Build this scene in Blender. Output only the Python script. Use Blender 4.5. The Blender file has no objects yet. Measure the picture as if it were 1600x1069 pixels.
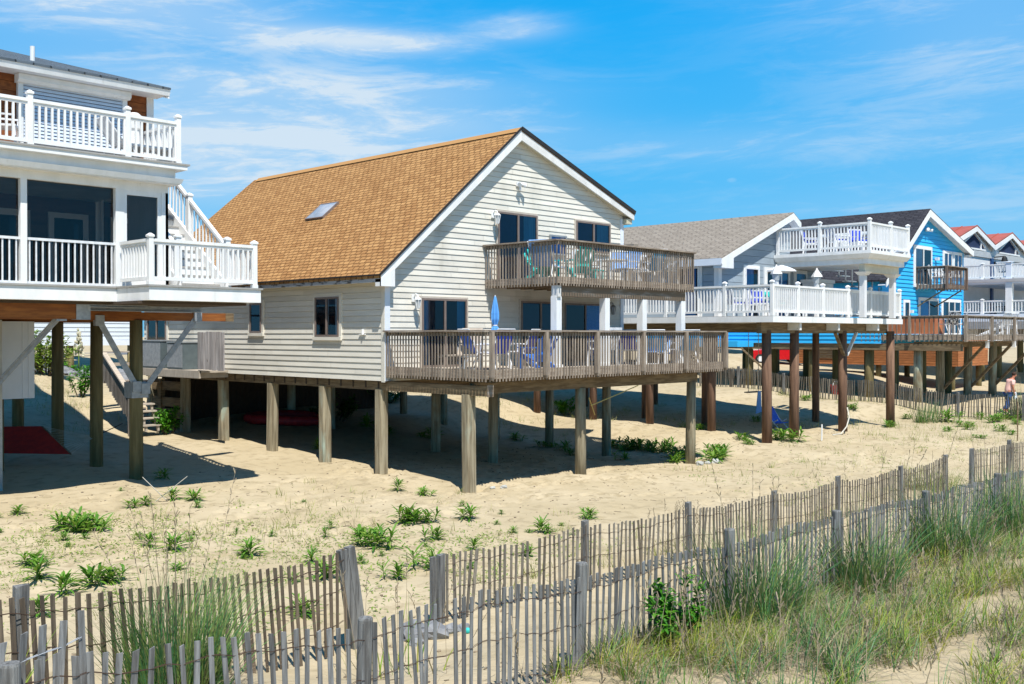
import bpy, math, random
import numpy as np
from mathutils import Vector, Matrix, noise as mnoise
R = math.radians
random.seed(7)
S = bpy.context.scene
C = S.collection

# ------------------------------------------------------------------ camera, sky, sun
# eye at the origin, X along the shore, Y inland, Z up
cam = bpy.data.objects.new('camera', bpy.data.cameras.new('camera'))
C.objects.link(cam)
cam.location = (0, 0, 0)
cam.data.sensor_width = 36.0
cam.data.lens = 36.0
cam.data.clip_start = 0.1
cam.data.clip_end = 3000
cam.rotation_euler = (R(90 - 0.45), 0, math.atan2(.696, .718) - math.pi / 2)
S.camera = cam

SUN = Vector((-.27, -.46, 1.0)).normalized()
sl = bpy.data.lights.new('sun', 'SUN')
sl.energy = 5.0
sl.angle = R(.5)
sl.color = (1.0, .965, .90)
so = bpy.data.objects.new('sun', sl)
C.objects.link(so)
so.rotation_euler = SUN.to_track_quat('Z', 'Y').to_euler()

S.view_settings.view_transform = 'Standard'
S.view_settings.look = 'None'
S.view_settings.gamma = 1.0
S.view_settings.exposure = 0.5

W = bpy.data.worlds.new('World')
S.world = W
W.use_nodes = True
nt = W.node_tree
nt.nodes.clear()
N = nt.nodes.new
L = nt.links.new
out = N('ShaderNodeOutputWorld')
bg = N('ShaderNodeBackground')
bg.inputs['Strength'].default_value = 0.078
sky = N('ShaderNodeTexSky')
sky.sky_type = 'NISHITA'
sky.sun_disc = False
sky.sun_elevation = math.asin(SUN.z)
sky.sun_rotation = math.atan2(SUN.x, SUN.y)
sky.air_density = 1.0
sky.dust_density = 0.25
sky.ozone_density = 3.0
hsv = N('ShaderNodeHueSaturation')
hsv.inputs['Saturation'].default_value = 1.42
hsv.inputs['Hue'].default_value = 0.487
hsv.inputs['Value'].default_value = 1.2
L(sky.outputs[0], hsv.inputs['Color'])
# clear seaside sky: the physical sky pulled towards a purer blue
tc = N('ShaderNodeTexCoord')
sep = N('ShaderNodeSeparateXYZ')
L(tc.outputs['Generated'], sep.inputs[0])


def wm(op, a, b=None, clamp=False):
    n = N('ShaderNodeMath')
    n.operation = op
    n.use_clamp = clamp
    for i, x in enumerate((a, b)):
        if x is None:
            continue
        if isinstance(x, (int, float)):
            n.inputs[i].default_value = x
        else:
            L(x, n.inputs[i])
    return n.outputs[0]


az = wm('ARCTAN2', sep.outputs[0], sep.outputs[1])       # compass angle, radians
el = wm('ARCSINE', sep.outputs[2])
elr = N('ShaderNodeMapRange')
elr.inputs[1].default_value = R(-4)
elr.inputs[2].default_value = R(60)
L(el, elr.inputs[0])
rmp = N('ShaderNodeValToRGB')
er = rmp.color_ramp.elements
er[0].position = 0.0
er[0].color = (.24, .58, .80, 1)
er[1].position = 1.0
er[1].color = (.02, .15, .46, 1)
for ps, cl in ((.10, (.12, .53, .89)), (.20, (.05, .475, .92)), (.33, (.004, .40, .92)), (.5, (.004, .28, .70))):
    e_ = er.new(ps)
    e_.color = (*cl, 1)
L(elr.outputs[0], rmp.inputs[0])
sc_ = N('ShaderNodeVectorMath')
sc_.operation = 'SCALE'
sc_.inputs['Scale'].default_value = 9.4
L(rmp.outputs[0], sc_.inputs[0])
base = N('ShaderNodeMix')
base.data_type = 'RGBA'
base.inputs[0].default_value = .96
L(hsv.outputs[0], base.inputs[6])
L(sc_.outputs[0], base.inputs[7])
comb = N('ShaderNodeCombineXYZ')
L(az, comb.inputs[0])
L(wm('ADD', el, wm('MULTIPLY', az, -.06)), comb.inputs[1])


def cloud_noise(sx, sy, detail, rough, dist, off):
    m = N('ShaderNodeMapping')
    m.inputs['Scale'].default_value = (sx, sy, 1)
    m.inputs['Location'].default_value = (off, off * .7, 0)
    L(comb.outputs[0], m.inputs[0])
    n = N('ShaderNodeTexNoise')
    n.inputs['Scale'].default_value = 1
    n.inputs['Detail'].default_value = detail
    n.inputs['Roughness'].default_value = rough
    n.inputs['Distortion'].default_value = dist
    L(m.outputs[0], n.inputs['Vector'])
    return n.outputs['Fac']


def ss(x, a, b):
    n = N('ShaderNodeMapRange')
    n.interpolation_type = 'SMOOTHSTEP'
    n.inputs[1].default_value = a
    n.inputs[2].default_value = b
    L(x, n.inputs[0])
    return n.outputs[0]


A0 = math.atan2(.718, .696)      # compass angle of the view axis


def blob(a, e, wa, we):
    """soft patch of sky at compass angle A0+a degrees, elevation e degrees"""
    da = wm('DIVIDE', wm('SUBTRACT', az, A0 + R(a)), R(wa))
    de = wm('DIVIDE', wm('SUBTRACT', el, R(e)), R(we))
    q = wm('ADD', wm('MULTIPLY', da, da), wm('MULTIPLY', de, de))
    return wm('POWER', 2.718, wm('MULTIPLY', q, -1.0))


n1 = cloud_noise(4.2, 22, 10, .66, 1.2, 3.1)
n2 = cloud_noise(14, 75, 8, .68, .9, 7.7)
wisp = ss(wm('ADD', wm('MULTIPLY', n1, .7), wm('MULTIPLY', n2, .3)), .45, .63)
mask = None
for a, e, wa, we, k in ((-21, 16.9, 10, 1.7, 1.0), (-8.6, 15.75, 5.2, .62, 1.9), (-10, 13.3, 11, 1.1, .85), (-14, 10.7, 13, 1.5, .85),
                        (-17, 8.3, 12, 2.2, .95), (-20, 12.5, 12, 3.2, .45), (22, 6, 14, 2.6, .38), (24, 14.0, 7, 3.0, .34), (13, 10.2, 15, 1.2, .34), (-4, 11.6, 7, .9, .5),
                        (.3, 16.6, 2.4, .6, .9), (22, 18, 8, 2, .35), (60, 14, 30, 7, .8), (-70, 14, 30, 7, .9), (150, 20, 60, 9, .7)):
    b = wm('MULTIPLY', blob(a, e, wa, we), k)
    mask = b if mask is None else wm('ADD', mask, b)
veil = wm('MULTIPLY', mask, .44)
cf = wm('ADD', wm('MULTIPLY', mask, wm('MULTIPLY', wisp, .56)), veil, True)
puff = wm('MULTIPLY', ss(wm('MULTIPLY', blob(12.1, 8.35, .45, .22), wm('ADD', n2, .4)), .2, 1.1), .3)
cf = wm('MAXIMUM', wm('MINIMUM', cf, .93), puff)
mixc = N('ShaderNodeMix')
mixc.data_type = 'RGBA'
L(cf, mixc.inputs[0])
L(base.outputs[2], mixc.inputs[6])
mixc.inputs[7].default_value = (6.2, 7.3, 8.3, 1)
L(mixc.outputs[2], bg.inputs[0])
L(bg.outputs[0], out.inputs[0])

# ------------------------------------------------------------------ materials
def mk(name, col, col2=None, rough=.65, sc=(6, 6, 6), detail=5, lo=.35, hi=.65, island=0.0, bump=0.0, bsc=None, metal=0.0,
       trans=0.0, spec=.35, objrand=0.0, col3=None, sc3=(1, 1, 1), lo3=.55, hi3=.7):
    m = bpy.data.materials.new(name)
    m.use_nodes = True
    t = m.node_tree
    b = t.nodes['Principled BSDF']
    b.inputs['Roughness'].default_value = rough
    b.inputs['Metallic'].default_value = metal
    b.inputs['Specular IOR Level'].default_value = spec
    g = t.nodes.new('ShaderNodeNewGeometry')

    def nz(scale, det):
        mp = t.nodes.new('ShaderNodeMapping')
        mp.inputs['Scale'].default_value = scale
        t.links.new(g.outputs['Position'], mp.inputs[0])
        n = t.nodes.new('ShaderNodeTexNoise')
        n.inputs['Scale'].default_value = 1
        n.inputs['Detail'].default_value = det
        n.inputs['Roughness'].default_value = .6
        t.links.new(mp.outputs[0], n.inputs['Vector'])
        return n.outputs['Fac']

    def mix(fac, a, bcol, blend='MIX'):
        x = t.nodes.new('ShaderNodeMix')
        x.data_type = 'RGBA'
        x.blend_type = blend
        for i, v in ((0, fac), (6, a), (7, bcol)):
            if hasattr(v, 'node'):
                t.links.new(v, x.inputs[i])
            else:
                x.inputs[i].default_value = v if i == 0 else (*v, 1)[:4]
        return x.outputs[2]

    def rng(v, a, c):
        r = t.nodes.new('ShaderNodeMapRange')
        r.interpolation_type = 'SMOOTHSTEP'
        r.inputs[1].default_value = a
        r.inputs[2].default_value = c
        t.links.new(v, r.inputs[0])
        return r.outputs[0]
    if col2 is None:
        col2 = tuple(c * .82 for c in col)
    c = mix(rng(nz(sc, detail), lo, hi), col, col2)
    if col3 is not None:
        c = mix(rng(nz(sc3, 4), lo3, hi3), c, col3)
    if island or objrand:
        if island:
            rv = g.outputs['Random Per Island']
            k = island
        else:
            oi = t.nodes.new('ShaderNodeObjectInfo')
            rv = oi.outputs['Random']
            k = objrand
        r = t.nodes.new('ShaderNodeMapRange')
        r.inputs[3].default_value = 1 - k
        r.inputs[4].default_value = 1 + k
        t.links.new(rv, r.inputs[0])
        cc = t.nodes.new('ShaderNodeCombineColor')
        for i in range(3):
            t.links.new(r.outputs[0], cc.inputs[i])
        c = mix(1.0, c, cc.outputs[0], 'MULTIPLY')
    t.links.new(c, b.inputs['Base Color'])
    if bump:
        bn = t.nodes.new('ShaderNodeBump')
        bn.inputs['Strength'].default_value = bump
        bn.inputs['Distance'].default_value = .02
        t.links.new(nz(bsc or tuple(4 * s for s in sc), 4), bn.inputs['Height'])
        t.links.new(bn.outputs[0], b.inputs['Normal'])
    if trans:
        tr = t.nodes.new('ShaderNodeBsdfTranslucent')
        t.links.new(c, tr.inputs[0])
        ms = t.nodes.new('ShaderNodeMixShader')
        ms.inputs[0].default_value = trans
        t.links.new(b.outputs[0], ms.inputs[1])
        t.links.new(tr.outputs[0], ms.inputs[2])
        t.links.new(ms.outputs[0], t.nodes['Material Output'].inputs[0])
    return m


def ramp_leaf(name, cols, trans=.3, rough=.5):
    """leaf / blade material: each leaf takes its own colour from a ramp"""
    m = bpy.data.materials.new(name)
    m.use_nodes = True
    t = m.node_tree
    b = t.nodes['Principled BSDF']
    b.inputs['Roughness'].default_value = rough
    b.inputs['Specular IOR Level'].default_value = .3
    g = t.nodes.new('ShaderNodeNewGeometry')
    r = t.nodes.new('ShaderNodeValToRGB')
    e = r.color_ramp.elements
    e[0].position = 0
    e[0].color = (*cols[0], 1)
    e[1].position = 1
    e[1].color = (*cols[-1], 1)
    for i, c in enumerate(cols[1:-1]):
        x = e.new((i + 1) / (len(cols) - 1))
        x.color = (*c, 1)
    t.links.new(g.outputs['Random Per Island'], r.inputs[0])
    t.links.new(r.outputs[0], b.inputs['Base Color'])
    tr = t.nodes.new('ShaderNodeBsdfTranslucent')
    t.links.new(r.outputs[0], tr.inputs[0])
    ms = t.nodes.new('ShaderNodeMixShader')
    ms.inputs[0].default_value = trans
    t.links.new(b.outputs[0], ms.inputs[1])
    t.links.new(tr.outputs[0], ms.inputs[2])
    t.links.new(ms.outputs[0], t.nodes['Material Output'].inputs[0])
    return m


def shingle(name, c1, c2, c3, bw=.34, rh=.145, mort=(.05, .03, .015)):
    m = bpy.data.materials.new(name)
    m.use_nodes = True
    t = m.node_tree
    b = t.nodes['Principled BSDF']
    b.inputs['Roughness'].default_value = .9
    b.inputs['Specular IOR Level'].default_value = .1
    uv = t.nodes.new('ShaderNodeUVMap')
    uv.uv_map = 'UVMap'
    nzd = t.nodes.new('ShaderNodeTexNoise')
    nzd.inputs['Scale'].default_value = 5
    t.links.new(uv.outputs[0], nzd.inputs['Vector'])
    vm = t.nodes.new('ShaderNodeVectorMath')
    vm.operation = 'MULTIPLY_ADD'
    vm.inputs[1].default_value = (.10, .05, 0)
    t.links.new(nzd.outputs['Color'], vm.inputs[0])
    t.links.new(uv.outputs[0], vm.inputs[2])
    br = t.nodes.new('ShaderNodeTexBrick')
    br.offset = .37
    br.inputs['Scale'].default_value = 1
    br.inputs['Brick Width'].default_value = bw
    br.inputs['Row Height'].default_value = rh
    br.inputs['Mortar Size'].default_value = .019
    br.inputs['Mortar Smooth'].default_value = .6
    br.inputs['Bias'].default_value = 0
    br.inputs['Color1'].default_value = (*c1, 1)
    br.inputs['Color2'].default_value = (*c2, 1)
    br.inputs['Mortar'].default_value = (*mort, 1)
    t.links.new(vm.outputs[0], br.inputs['Vector'])
    n = t.nodes.new('ShaderNodeTexNoise')
    n.inputs['Scale'].default_value = 2.2
    n.inputs['Detail'].default_value = 7
    n.inputs['Roughness'].default_value = .75
    t.links.new(uv.outputs[0], n.inputs['Vector'])
    mr = t.nodes.new('ShaderNodeMapRange')
    mr.inputs[1].default_value = .4
    mr.inputs[2].default_value = .62
    t.links.new(n.outputs['Fac'], mr.inputs[0])
    mm = t.nodes.new('ShaderNodeMath')
    mm.operation = 'MULTIPLY'
    mm.inputs[1].default_value = .22
    t.links.new(mr.outputs[0], mm.inputs[0])
    x = t.nodes.new('ShaderNodeMix')
    x.data_type = 'RGBA'
    t.links.new(mm.outputs[0], x.inputs[0])
    t.links.new(br.outputs['Color'], x.inputs[6])
    x.inputs[7].default_value = (*c3, 1)
    t.links.new(x.outputs[2], b.inputs['Base Color'])
    bn = t.nodes.new('ShaderNodeBump')
    bn.inputs['Strength'].default_value = .8
    bn.inputs['Distance'].default_value = .03
    bn.invert = True
    t.links.new(br.outputs['Fac'], bn.inputs['Height'])
    t.links.new(bn.outputs[0], b.inputs['Normal'])
    return m


def glassmat(name, tint, alpha):
    """window glass: clear part lets the room behind be seen, the rest mirrors the sky"""
    m = bpy.data.materials.new(name)
    m.use_nodes = True
    t = m.node_tree
    t.nodes.remove(t.nodes['Principled BSDF'])
    tr = t.nodes.new('ShaderNodeBsdfTransparent')
    tr.inputs[0].default_value = (*tint, 1)
    gl = t.nodes.new('ShaderNodeBsdfGlossy')
    gl.inputs['Roughness'].default_value = .03
    gl.inputs[0].default_value = (.9, .95, 1, 1)
    fr = t.nodes.new('ShaderNodeFresnel')
    fr.inputs[0].default_value = 1.45
    ad = t.nodes.new('ShaderNodeMath')
    ad.inputs[1].default_value = alpha
    t.links.new(fr.outputs[0], ad.inputs[0])
    ms = t.nodes.new('ShaderNodeMixShader')
    t.links.new(ad.outputs[0], ms.inputs[0])
    t.links.new(tr.outputs[0], ms.inputs[1])
    t.links.new(gl.outputs[0], ms.inputs[2])
    t.links.new(ms.outputs[0], t.nodes['Material Output'].inputs[0])
    return m


M = {}
M['sand'] = mk('sand', (.39, .318, .20), (.44, .365, .242), rough=.95, sc=(.5, .5, .5), bump=1.0, bsc=(8, 8, 8), spec=.1,
               col3=(.315, .255, .158), sc3=(3.4, 3.4, 3.4), lo3=.48, hi3=.70)
M['sidingbeige'] = mk('beige_siding', (.685, .652, .57), (.625, .592, .515), rough=.7, sc=(1.2, 1.2, 6), col3=(.50, .47, .40), sc3=(.9, .9, .35), lo3=.52, hi3=.78, island=.07)
M['white'] = mk('white_paint', (.80, .80, .79), (.72, .72, .70), rough=.45, sc=(3, 3, 1.2), col3=(.62, .61, .57), sc3=(7, 7, 1.5), lo3=.60, hi3=.80)
M['whiteblue'] = mk('cool_white_trim', (.70, .74, .80), (.66, .70, .76), rough=.5, sc=(2, 2, 2))
M['peel'] = mk('peeling_trim', (.42, .42, .42), (.10, .095, .09), rough=.8, sc=(2.6, 2.6, 9), lo=.50, hi=.60)
M['rake'] = mk('weathered_white_trim', (.72, .71, .68), (.62, .61, .58), rough=.6, sc=(3, 3, 3), col3=(.32, .30, .28), sc3=(9, 9, 9), lo3=.66, hi3=.74)
M['soffit'] = mk('soffit', (.58, .53, .40), (.5, .46, .34), sc=(2, 2, 2))
M['drip'] = mk('dark_drip_edge', (.025, .022, .02), rough=.6)
M['woodv'] = mk('weathered_wood', (.31, .255, .20), (.17, .135, .105), rough=.85, sc=(26, 26, 2.2), island=.28, bump=.25)
M['woodh'] = mk('weathered_boards', (.33, .275, .215), (.18, .14, .11), rough=.85, sc=(2.5, 2.5, 26), island=.2, bump=.25)
M['woodbeam'] = mk('old_beam', (.24, .175, .10), (.13, .09, .05), rough=.85, sc=(2, 2, 18), bump=.3)
M['beamgrey'] = mk('grey_brown_beam', (.19, .14, .095), (.30, .26, .22), rough=.85, sc=(1.6, 9, 9), lo=.5, hi=.72)
M['deckboard'] = mk('deck_boards', (.46, .40, .33), (.36, .31, .25), rough=.85, sc=(3, 20, 3), island=.1)
M['pile'] = mk('grey_piling', (.36, .31, .21), (.18, .145, .09), rough=.9, sc=(14, 14, .9), bump=.4, col3=(.36, .44, .36), sc3=(1.5, 1.5, .55), lo3=.5, hi3=.68)
M['pilegreen'] = mk('olive_piling', (.23, .185, .085), (.14, .115, .05), rough=.9, sc=(9, 9, .8), bump=.4)
M['pilebrown'] = mk('brown_piling', (.205, .118, .074), (.10, .055, .036), rough=.9, sc=(10, 10, .8), bump=.4)
M['concrete'] = mk('concrete', (.42, .42, .38), (.32, .32, .30), rough=.9, sc=(3, 3, 3), bump=.2)
M['galv'] = mk('galvanized_steel', (.38, .40, .42), (.29, .31, .33), rough=.5, sc=(9, 9, 9), metal=.35)
M['redwood'] = mk('red_brown_beam', (.30, .105, .022), (.19, .06, .013), rough=.7, sc=(2, 2, 14))
M['shinglebrown'] = mk('brown_shingle_wall', (.27, .085, .022), (.17, .05, .014), rough=.8, sc=(5, 5, 9))
M['rooftan'] = shingle('tan_shingles', (.43, .238, .095), (.285, .142, .053), (.46, .27, .115), bw=.22, rh=.135, mort=(.13, .06, .02))
M['roofgrey'] = shingle('grey_brown_shingles', (.285, .25, .205), (.22, .19, .155), (.33, .29, .245), mort=(.13, .11, .09))
M['roofdark'] = shingle('charcoal_shingles', (.05, .05, .058), (.032, .032, .04), (.075, .07, .075), mort=(.015, .015, .018))
M['roofslate'] = shingle('slate_blue_shingles', (.11, .14, .17), (.07, .09, .11), (.17, .19, .2), mort=(.02, .025, .03))
M['roofred'] = mk('red_metal_roof', (.40, .10, .055), (.34, .08, .042), rough=.45, sc=(2, 2, 2))
M['greysiding'] = mk('blue_grey_siding', (.30, .36, .41), (.27, .325, .37), rough=.7, sc=(1, 1, 5), island=.05)
M['bluesiding'] = mk('bright_blue_siding', (.03, .44, .84), (.035, .40, .74), rough=.6, sc=(1, 1, 6), island=.06)
M['bluetrim'] = mk('navy_accent', (.02, .07, .2), rough=.5)
M['whitewall'] = mk('white_panel_wall', (.70, .70, .70), (.66, .66, .66), rough=.6, sc=(2, 2, 2))
M['palesiding'] = mk('pale_blue_white_siding', (.62, .67, .72), (.57, .62, .67), sc=(1, 1, 5))
M['cedar'] = mk('cedar_boards', (.46, .17, .055), (.34, .115, .035), rough=.7, sc=(2, 2, 16), island=.12)
M['cedarv'] = mk('cedar_upright_boards', (.50, .19, .09), (.40, .14, .06), rough=.7, sc=(16, 16, 2), island=.15)
M['frame'] = mk('bronze_window_frame', (.20, .155, .135), (.17, .13, .11), rough=.5)
M['beigetrim'] = mk('beige_window_trim', (.52, .46, .39), (.46, .41, .34), rough=.65)
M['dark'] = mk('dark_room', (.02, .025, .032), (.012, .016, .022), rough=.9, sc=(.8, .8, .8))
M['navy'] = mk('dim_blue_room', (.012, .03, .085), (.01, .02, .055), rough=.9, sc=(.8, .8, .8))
M['curtain'] = mk('teal_curtain', (.08, .30, .38), (.05, .20, .27), rough=.9, sc=(22, 22, .6))
M['curtainw'] = mk('pale_curtain', (.55, .58, .58), (.42, .45, .46), rough=.9, sc=(22, 22, .6))
M['glass'] = glassmat('window_glass', (.62, .74, .88), .0)
M['screen'] = glassmat('dark_screen', (.56, .57, .59), .0)
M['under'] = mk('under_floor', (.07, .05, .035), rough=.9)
M['metalw'] = mk('white_metal', (.75, .76, .77), rough=.35, spec=.5)
M['metalg'] = mk('grey_metal', (.33, .35, .36), (.27, .29, .30), rough=.45, metal=.3)
M['black'] = mk('black_metal', (.02, .02, .02), rough=.5)
M['teal'] = mk('teal_paint', (.03, .48, .44), (.025, .42, .39), rough=.5)
M['blueplastic'] = mk('bright_blue_paint', (.015, .17, .62), (.012, .13, .5), rough=.45)
M['royal'] = mk('royal_blue_cloth', (.012, .05, .48), (.01, .04, .38), rough=.8)
M['midblue'] = mk('mid_blue_cloth', (.035, .13, .60), (.03, .10, .5), rough=.8)
M['paleblue'] = mk('pale_blue_cloth', (.24, .42, .70), (.14, .30, .62), rough=.8, sc=(30, 30, 30))
M['lightblue'] = mk('light_blue_canvas', (.12, .36, .72), (.09, .29, .63), rough=.8, sc=(4, 4, 4))
M['skyblue'] = mk('sky_blue_slats', (.05, .33, .62), (.04, .27, .52), rough=.6)
M['tan'] = mk('tan_mesh_cloth', (.44, .37, .29), (.36, .30, .24), rough=.85)
M['red'] = mk('dark_red_canvas', (.42, .02, .012), (.32, .014, .01), rough=.8)
M['pinkred'] = mk('red_rubber', (.42, .03, .04), (.3, .02, .03), rough=.5)
M['carred'] = mk('red_car_paint', (.55, .01, .015), rough=.25, spec=.6)
M['tyre'] = mk('tyre_rubber', (.02, .02, .02), rough=.8)
M['rope'] = mk('pale_rope', (.55, .52, .44), rough=.9)
M['ropeyellow'] = mk('yellow_rope', (.50, .40, .14), rough=.9)
M['wire'] = mk('rusty_wire', (.06, .035, .022), (.04, .022, .014), rough=.9)
M['wireblue'] = mk('grey_cord', (.33, .36, .40), rough=.8)
M['slat'] = mk('grey_fence_slats', (.20, .18, .145), (.10, .085, .07), rough=.9, sc=(30, 30, 2.2), island=.30, bump=.3, col3=(.19, .15, .10), sc3=(6, 6, 1.2), lo3=.55, hi3=.75)
M['slatbrown'] = mk('brown_fence_slats', (.17, .13, .09), (.09, .068, .048), rough=.9, sc=(30, 30, 2.2), island=.28, bump=.3)
M['slatgrey'] = mk('silver_fence_slats', (.22, .222, .218), (.105, .103, .098), rough=.9, sc=(34, 34, 2.2), island=.25, bump=.3)
M['fpost'] = mk('silvered_post', (.22, .22, .21), (.085, .082, .078), rough=.95, sc=(28, 28, 1.6), bump=.6)
M['rock'] = mk('grey_rock', (.24, .245, .25), (.15, .155, .165), rough=.9, sc=(7, 7, 7), bump=.5)
M['skin'] = mk('sunburnt_skin', (.50, .20, .12), rough=.6)
M['shirt'] = mk('pink_shirt', (.78, .47, .41), (.72, .42, .36), rough=.85)
M['jeans'] = mk('blue_jeans', (.035, .08, .22), rough=.9)
M['hair'] = mk('dark_hair', (.05, .025, .015), rough=.8)
M['paper'] = mk('pale_bag', (.62, .66, .70), rough=.7)
M['stick'] = mk('bleached_stick', (.50, .46, .39), rough=.9)
M['debris'] = mk('dark_seaweed_bits', (.12, .09, .06), (.28, .22, .15), rough=.95, island=.4)
M['yellow'] = mk('yellow_towel', (.70, .42, .06), rough=.9)
M['asphalt'] = mk('asphalt', (.14, .14, .145), (.11, .11, .115), rough=.95, sc=(2, 2, 2))
M['flower'] = mk('cream_petals', (.72, .68, .50), rough=.7, trans=.3)
M['bark'] = mk('bark', (.12, .09, .06), rough=.95)
M['leafplant'] = ramp_leaf('goldenrod_leaf', [(.05, .16, .015), (.09, .235, .02), (.15, .29, .03), (.26, .34, .06)], .33)
M['leafbay'] = ramp_leaf('bayberry_leaf', [(.025, .11, .01), (.04, .17, .012), (.07, .24, .015), (.13, .31, .025)], .3, .4)
M['leafdark'] = ramp_leaf('dark_leaf', [(.02, .09, .012), (.035, .13, .014), (.06, .18, .015)], .25)
M['leafbright'] = ramp_leaf('bright_leaf', [(.04, .17, .012), (.07, .25, .015), (.13, .33, .02)], .3)
M['leafyel'] = ramp_leaf('yellow_green_leaf', [(.12, .22, .025), (.20, .30, .04), (.30, .36, .08)], .3)
M['grassgreen'] = ramp_leaf('dune_grass_blade', [(.06, .18, .02), (.12, .26, .022), (.19, .31, .028), (.28, .35, .045), (.36, .34, .09), (.30, .25, .12)], .3)
M['grassblue'] = ramp_leaf('beach_grass_blade', [(.045, .15, .055), (.08, .21, .075), (.13, .25, .055), (.21, .29, .07), (.27, .23, .12)], .3)
M['straw'] = ramp_leaf('dry_grass_blade', [(.38, .31, .19), (.30, .24, .16), (.24, .19, .13)], .15)
M['sandgrass'] = ramp_leaf('sparse_sand_grass', [(.16, .22, .04), (.26, .29, .07), (.36, .34, .12), (.24, .25, .10)], .25)


# ------------------------------------------------------------------ mesh helpers
class MB:
    def __init__(s):
        s.v = []
        s.f = []
        s.uv = {}

    def quad(s, pts, uv=None):
        i = len(s.v)
        s.v += [tuple(p) for p in pts]
        if uv:
            s.uv[len(s.f)] = uv
        s.f.append(tuple(range(i, i + len(pts))))

    def box(s, x0, x1, y0, y1, z0, z1):
        i = len(s.v)
        s.v += [(x0, y0, z0), (x1, y0, z0), (x1, y1, z0), (x0, y1, z0), (x0, y0, z1), (x1, y0, z1), (x1, y1, z1), (x0, y1, z1)]
        s.f += [tuple(i + k for k in q) for q in ((0, 3, 2, 1), (4, 5, 6, 7), (0, 1, 5, 4), (1, 2, 6, 5), (2, 3, 7, 6), (3, 0, 4, 7))]

    def hexa(s, lo, hi):
        """eight corners: bottom ring lo, top ring hi"""
        i = len(s.v)
        n = len(lo)
        s.v += [tuple(p) for p in lo] + [tuple(p) for p in hi]
        s.f.append(tuple(i + k for k in range(n))[::-1])
        s.f.append(tuple(i + n + k for k in range(n)))
        for k in range(n):
            s.f.append((i + k, i + (k + 1) % n, i + n + (k + 1) % n, i + n + k))

    def bar(s, p0, p1, w, h, up=(0, 0, 1)):
        p0, p1 = Vector(p0), Vector(p1)
        d = (p1 - p0).normalized()
        u = Vector(up)
        if abs(d.dot(u)) > .98:
            u = Vector((1, 0, 0))
        a = d.cross(u).normalized() * (w / 2)
        b = a.cross(d).normalized() * (h / 2)
        s.hexa([p0 - a - b, p0 + a - b, p0 + a + b, p0 - a + b], [p1 - a - b, p1 + a - b, p1 + a + b, p1 - a + b])

    def tube(s, pts, r, n=8, cap=True):
        pts = [Vector(p) for p in pts]
        rs = r if isinstance(r, (list, tuple)) else [r] * len(pts)
        i0 = len(s.v)
        ref = None
        for k, p in enumerate(pts):
            d = (pts[min(k + 1, len(pts) - 1)] - pts[max(k - 1, 0)]).normalized()
            if ref is None:
                ref = Vector((0, 0, 1)) if abs(d.z) < .9 else Vector((1, 0, 0))
            a = d.cross(ref).normalized()
            b = a.cross(d).normalized()
            for j in range(n):
                t = 2 * math.pi * j / n
                s.v.append(tuple(p + (a * math.cos(t) + b * math.sin(t)) * rs[k]))
        for k in range(len(pts) - 1):
            for j in range(n):
                q = i0 + k * n
                s.f.append((q + j, q + (j + 1) % n, q + n + (j + 1) % n, q + n + j))
        if cap:
            s.f.append(tuple(i0 + j for j in range(n))[::-1])
            s.f.append(tuple(i0 + (len(pts) - 1) * n + j for j in range(n)))

    def lathe(s, prof, n=12, c=(0, 0, 0)):
        i0 = len(s.v)
        for r, z in prof:
            for j in range(n):
                t = 2 * math.pi * j / n
                s.v.append((c[0] + r * math.cos(t), c[1] + r * math.sin(t), c[2] + z))
        for k in range(len(prof) - 1):
            for j in range(n):
                q = i0 + k * n
                s.f.append((q + j, q + (j + 1) % n, q + n + (j + 1) % n, q + n + j))
        s.f.append(tuple(i0 + j for j in range(n))[::-1])
        s.f.append(tuple(i0 + (len(prof) - 1) * n + j for j in range(n)))

    def blob(s, c, rx, ry, rz, seed=0, amp=.25, n=10, m=7, fr=1.6):
        i0 = len(s.v)
        for a in range(m + 1):
            th = math.pi * a / m
            for j in range(n):
                ph = 2 * math.pi * j / n
                d = Vector((math.sin(th) * math.cos(ph), math.sin(th) * math.sin(ph), math.cos(th)))
                k = 1 + amp * mnoise.noise(d * fr + Vector((seed * 3.1, seed * 1.7, seed)))
                s.v.append((c[0] + d.x * rx * k, c[1] + d.y * ry * k, c[2] + d.z * rz * k))
        for a in range(m):
            for j in range(n):
                q = i0 + a * n
                s.f.append((q + j, q + n + j, q + n + (j + 1) % n, q + (j + 1) % n))

    def blade(s, base, ang, h, bend, w, segs=3, lean=0.0):
        """one grass blade: a tapered ribbon that arches over"""
        b = Vector(base)
        d = Vector((math.cos(ang), math.sin(ang), 0))
        sd = Vector((-math.sin(ang + .6), math.cos(ang + .6), 0)) * (w / 2)
        i = len(s.v)
        for k in range(segs + 1):
            t = k / segs
            hor = h * (lean * t + bend * t * t)
            zz = h * (t - .42 * bend * t * t * t)
            p = b + d * hor + Vector((0, 0, zz))
            ww = (1 - t ** 1.6) if k < segs else .06
            s.v += [tuple(p - sd * ww), tuple(p + sd * ww)]
        for k in range(segs):
            q = i + 2 * k
            s.f.append((q, q + 1, q + 3, q + 2))

    def leaf(s, base, ang, pitch, ln, w, droop):
        """one lance-shaped leaf, folded along its midrib"""
        b = Vector(base)
        d = Vector((math.cos(ang), math.sin(ang), 0))
        sd = Vector((-math.sin(ang), math.cos(ang), 0))
        i = len(s.v)
        for t, k in ((0, .25), (.4, 1), (.75, .75), (1, .05)):
            p = b + d * (ln * t * math.cos(pitch)) + Vector((0, 0, ln * (t * math.sin(pitch) - droop * t * t)))
            lift = Vector((0, 0, w * .22 * k))
            s.v += [tuple(p - sd * (w / 2 * k) + lift), tuple(p), tuple(p + sd * (w / 2 * k) + lift)]
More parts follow.
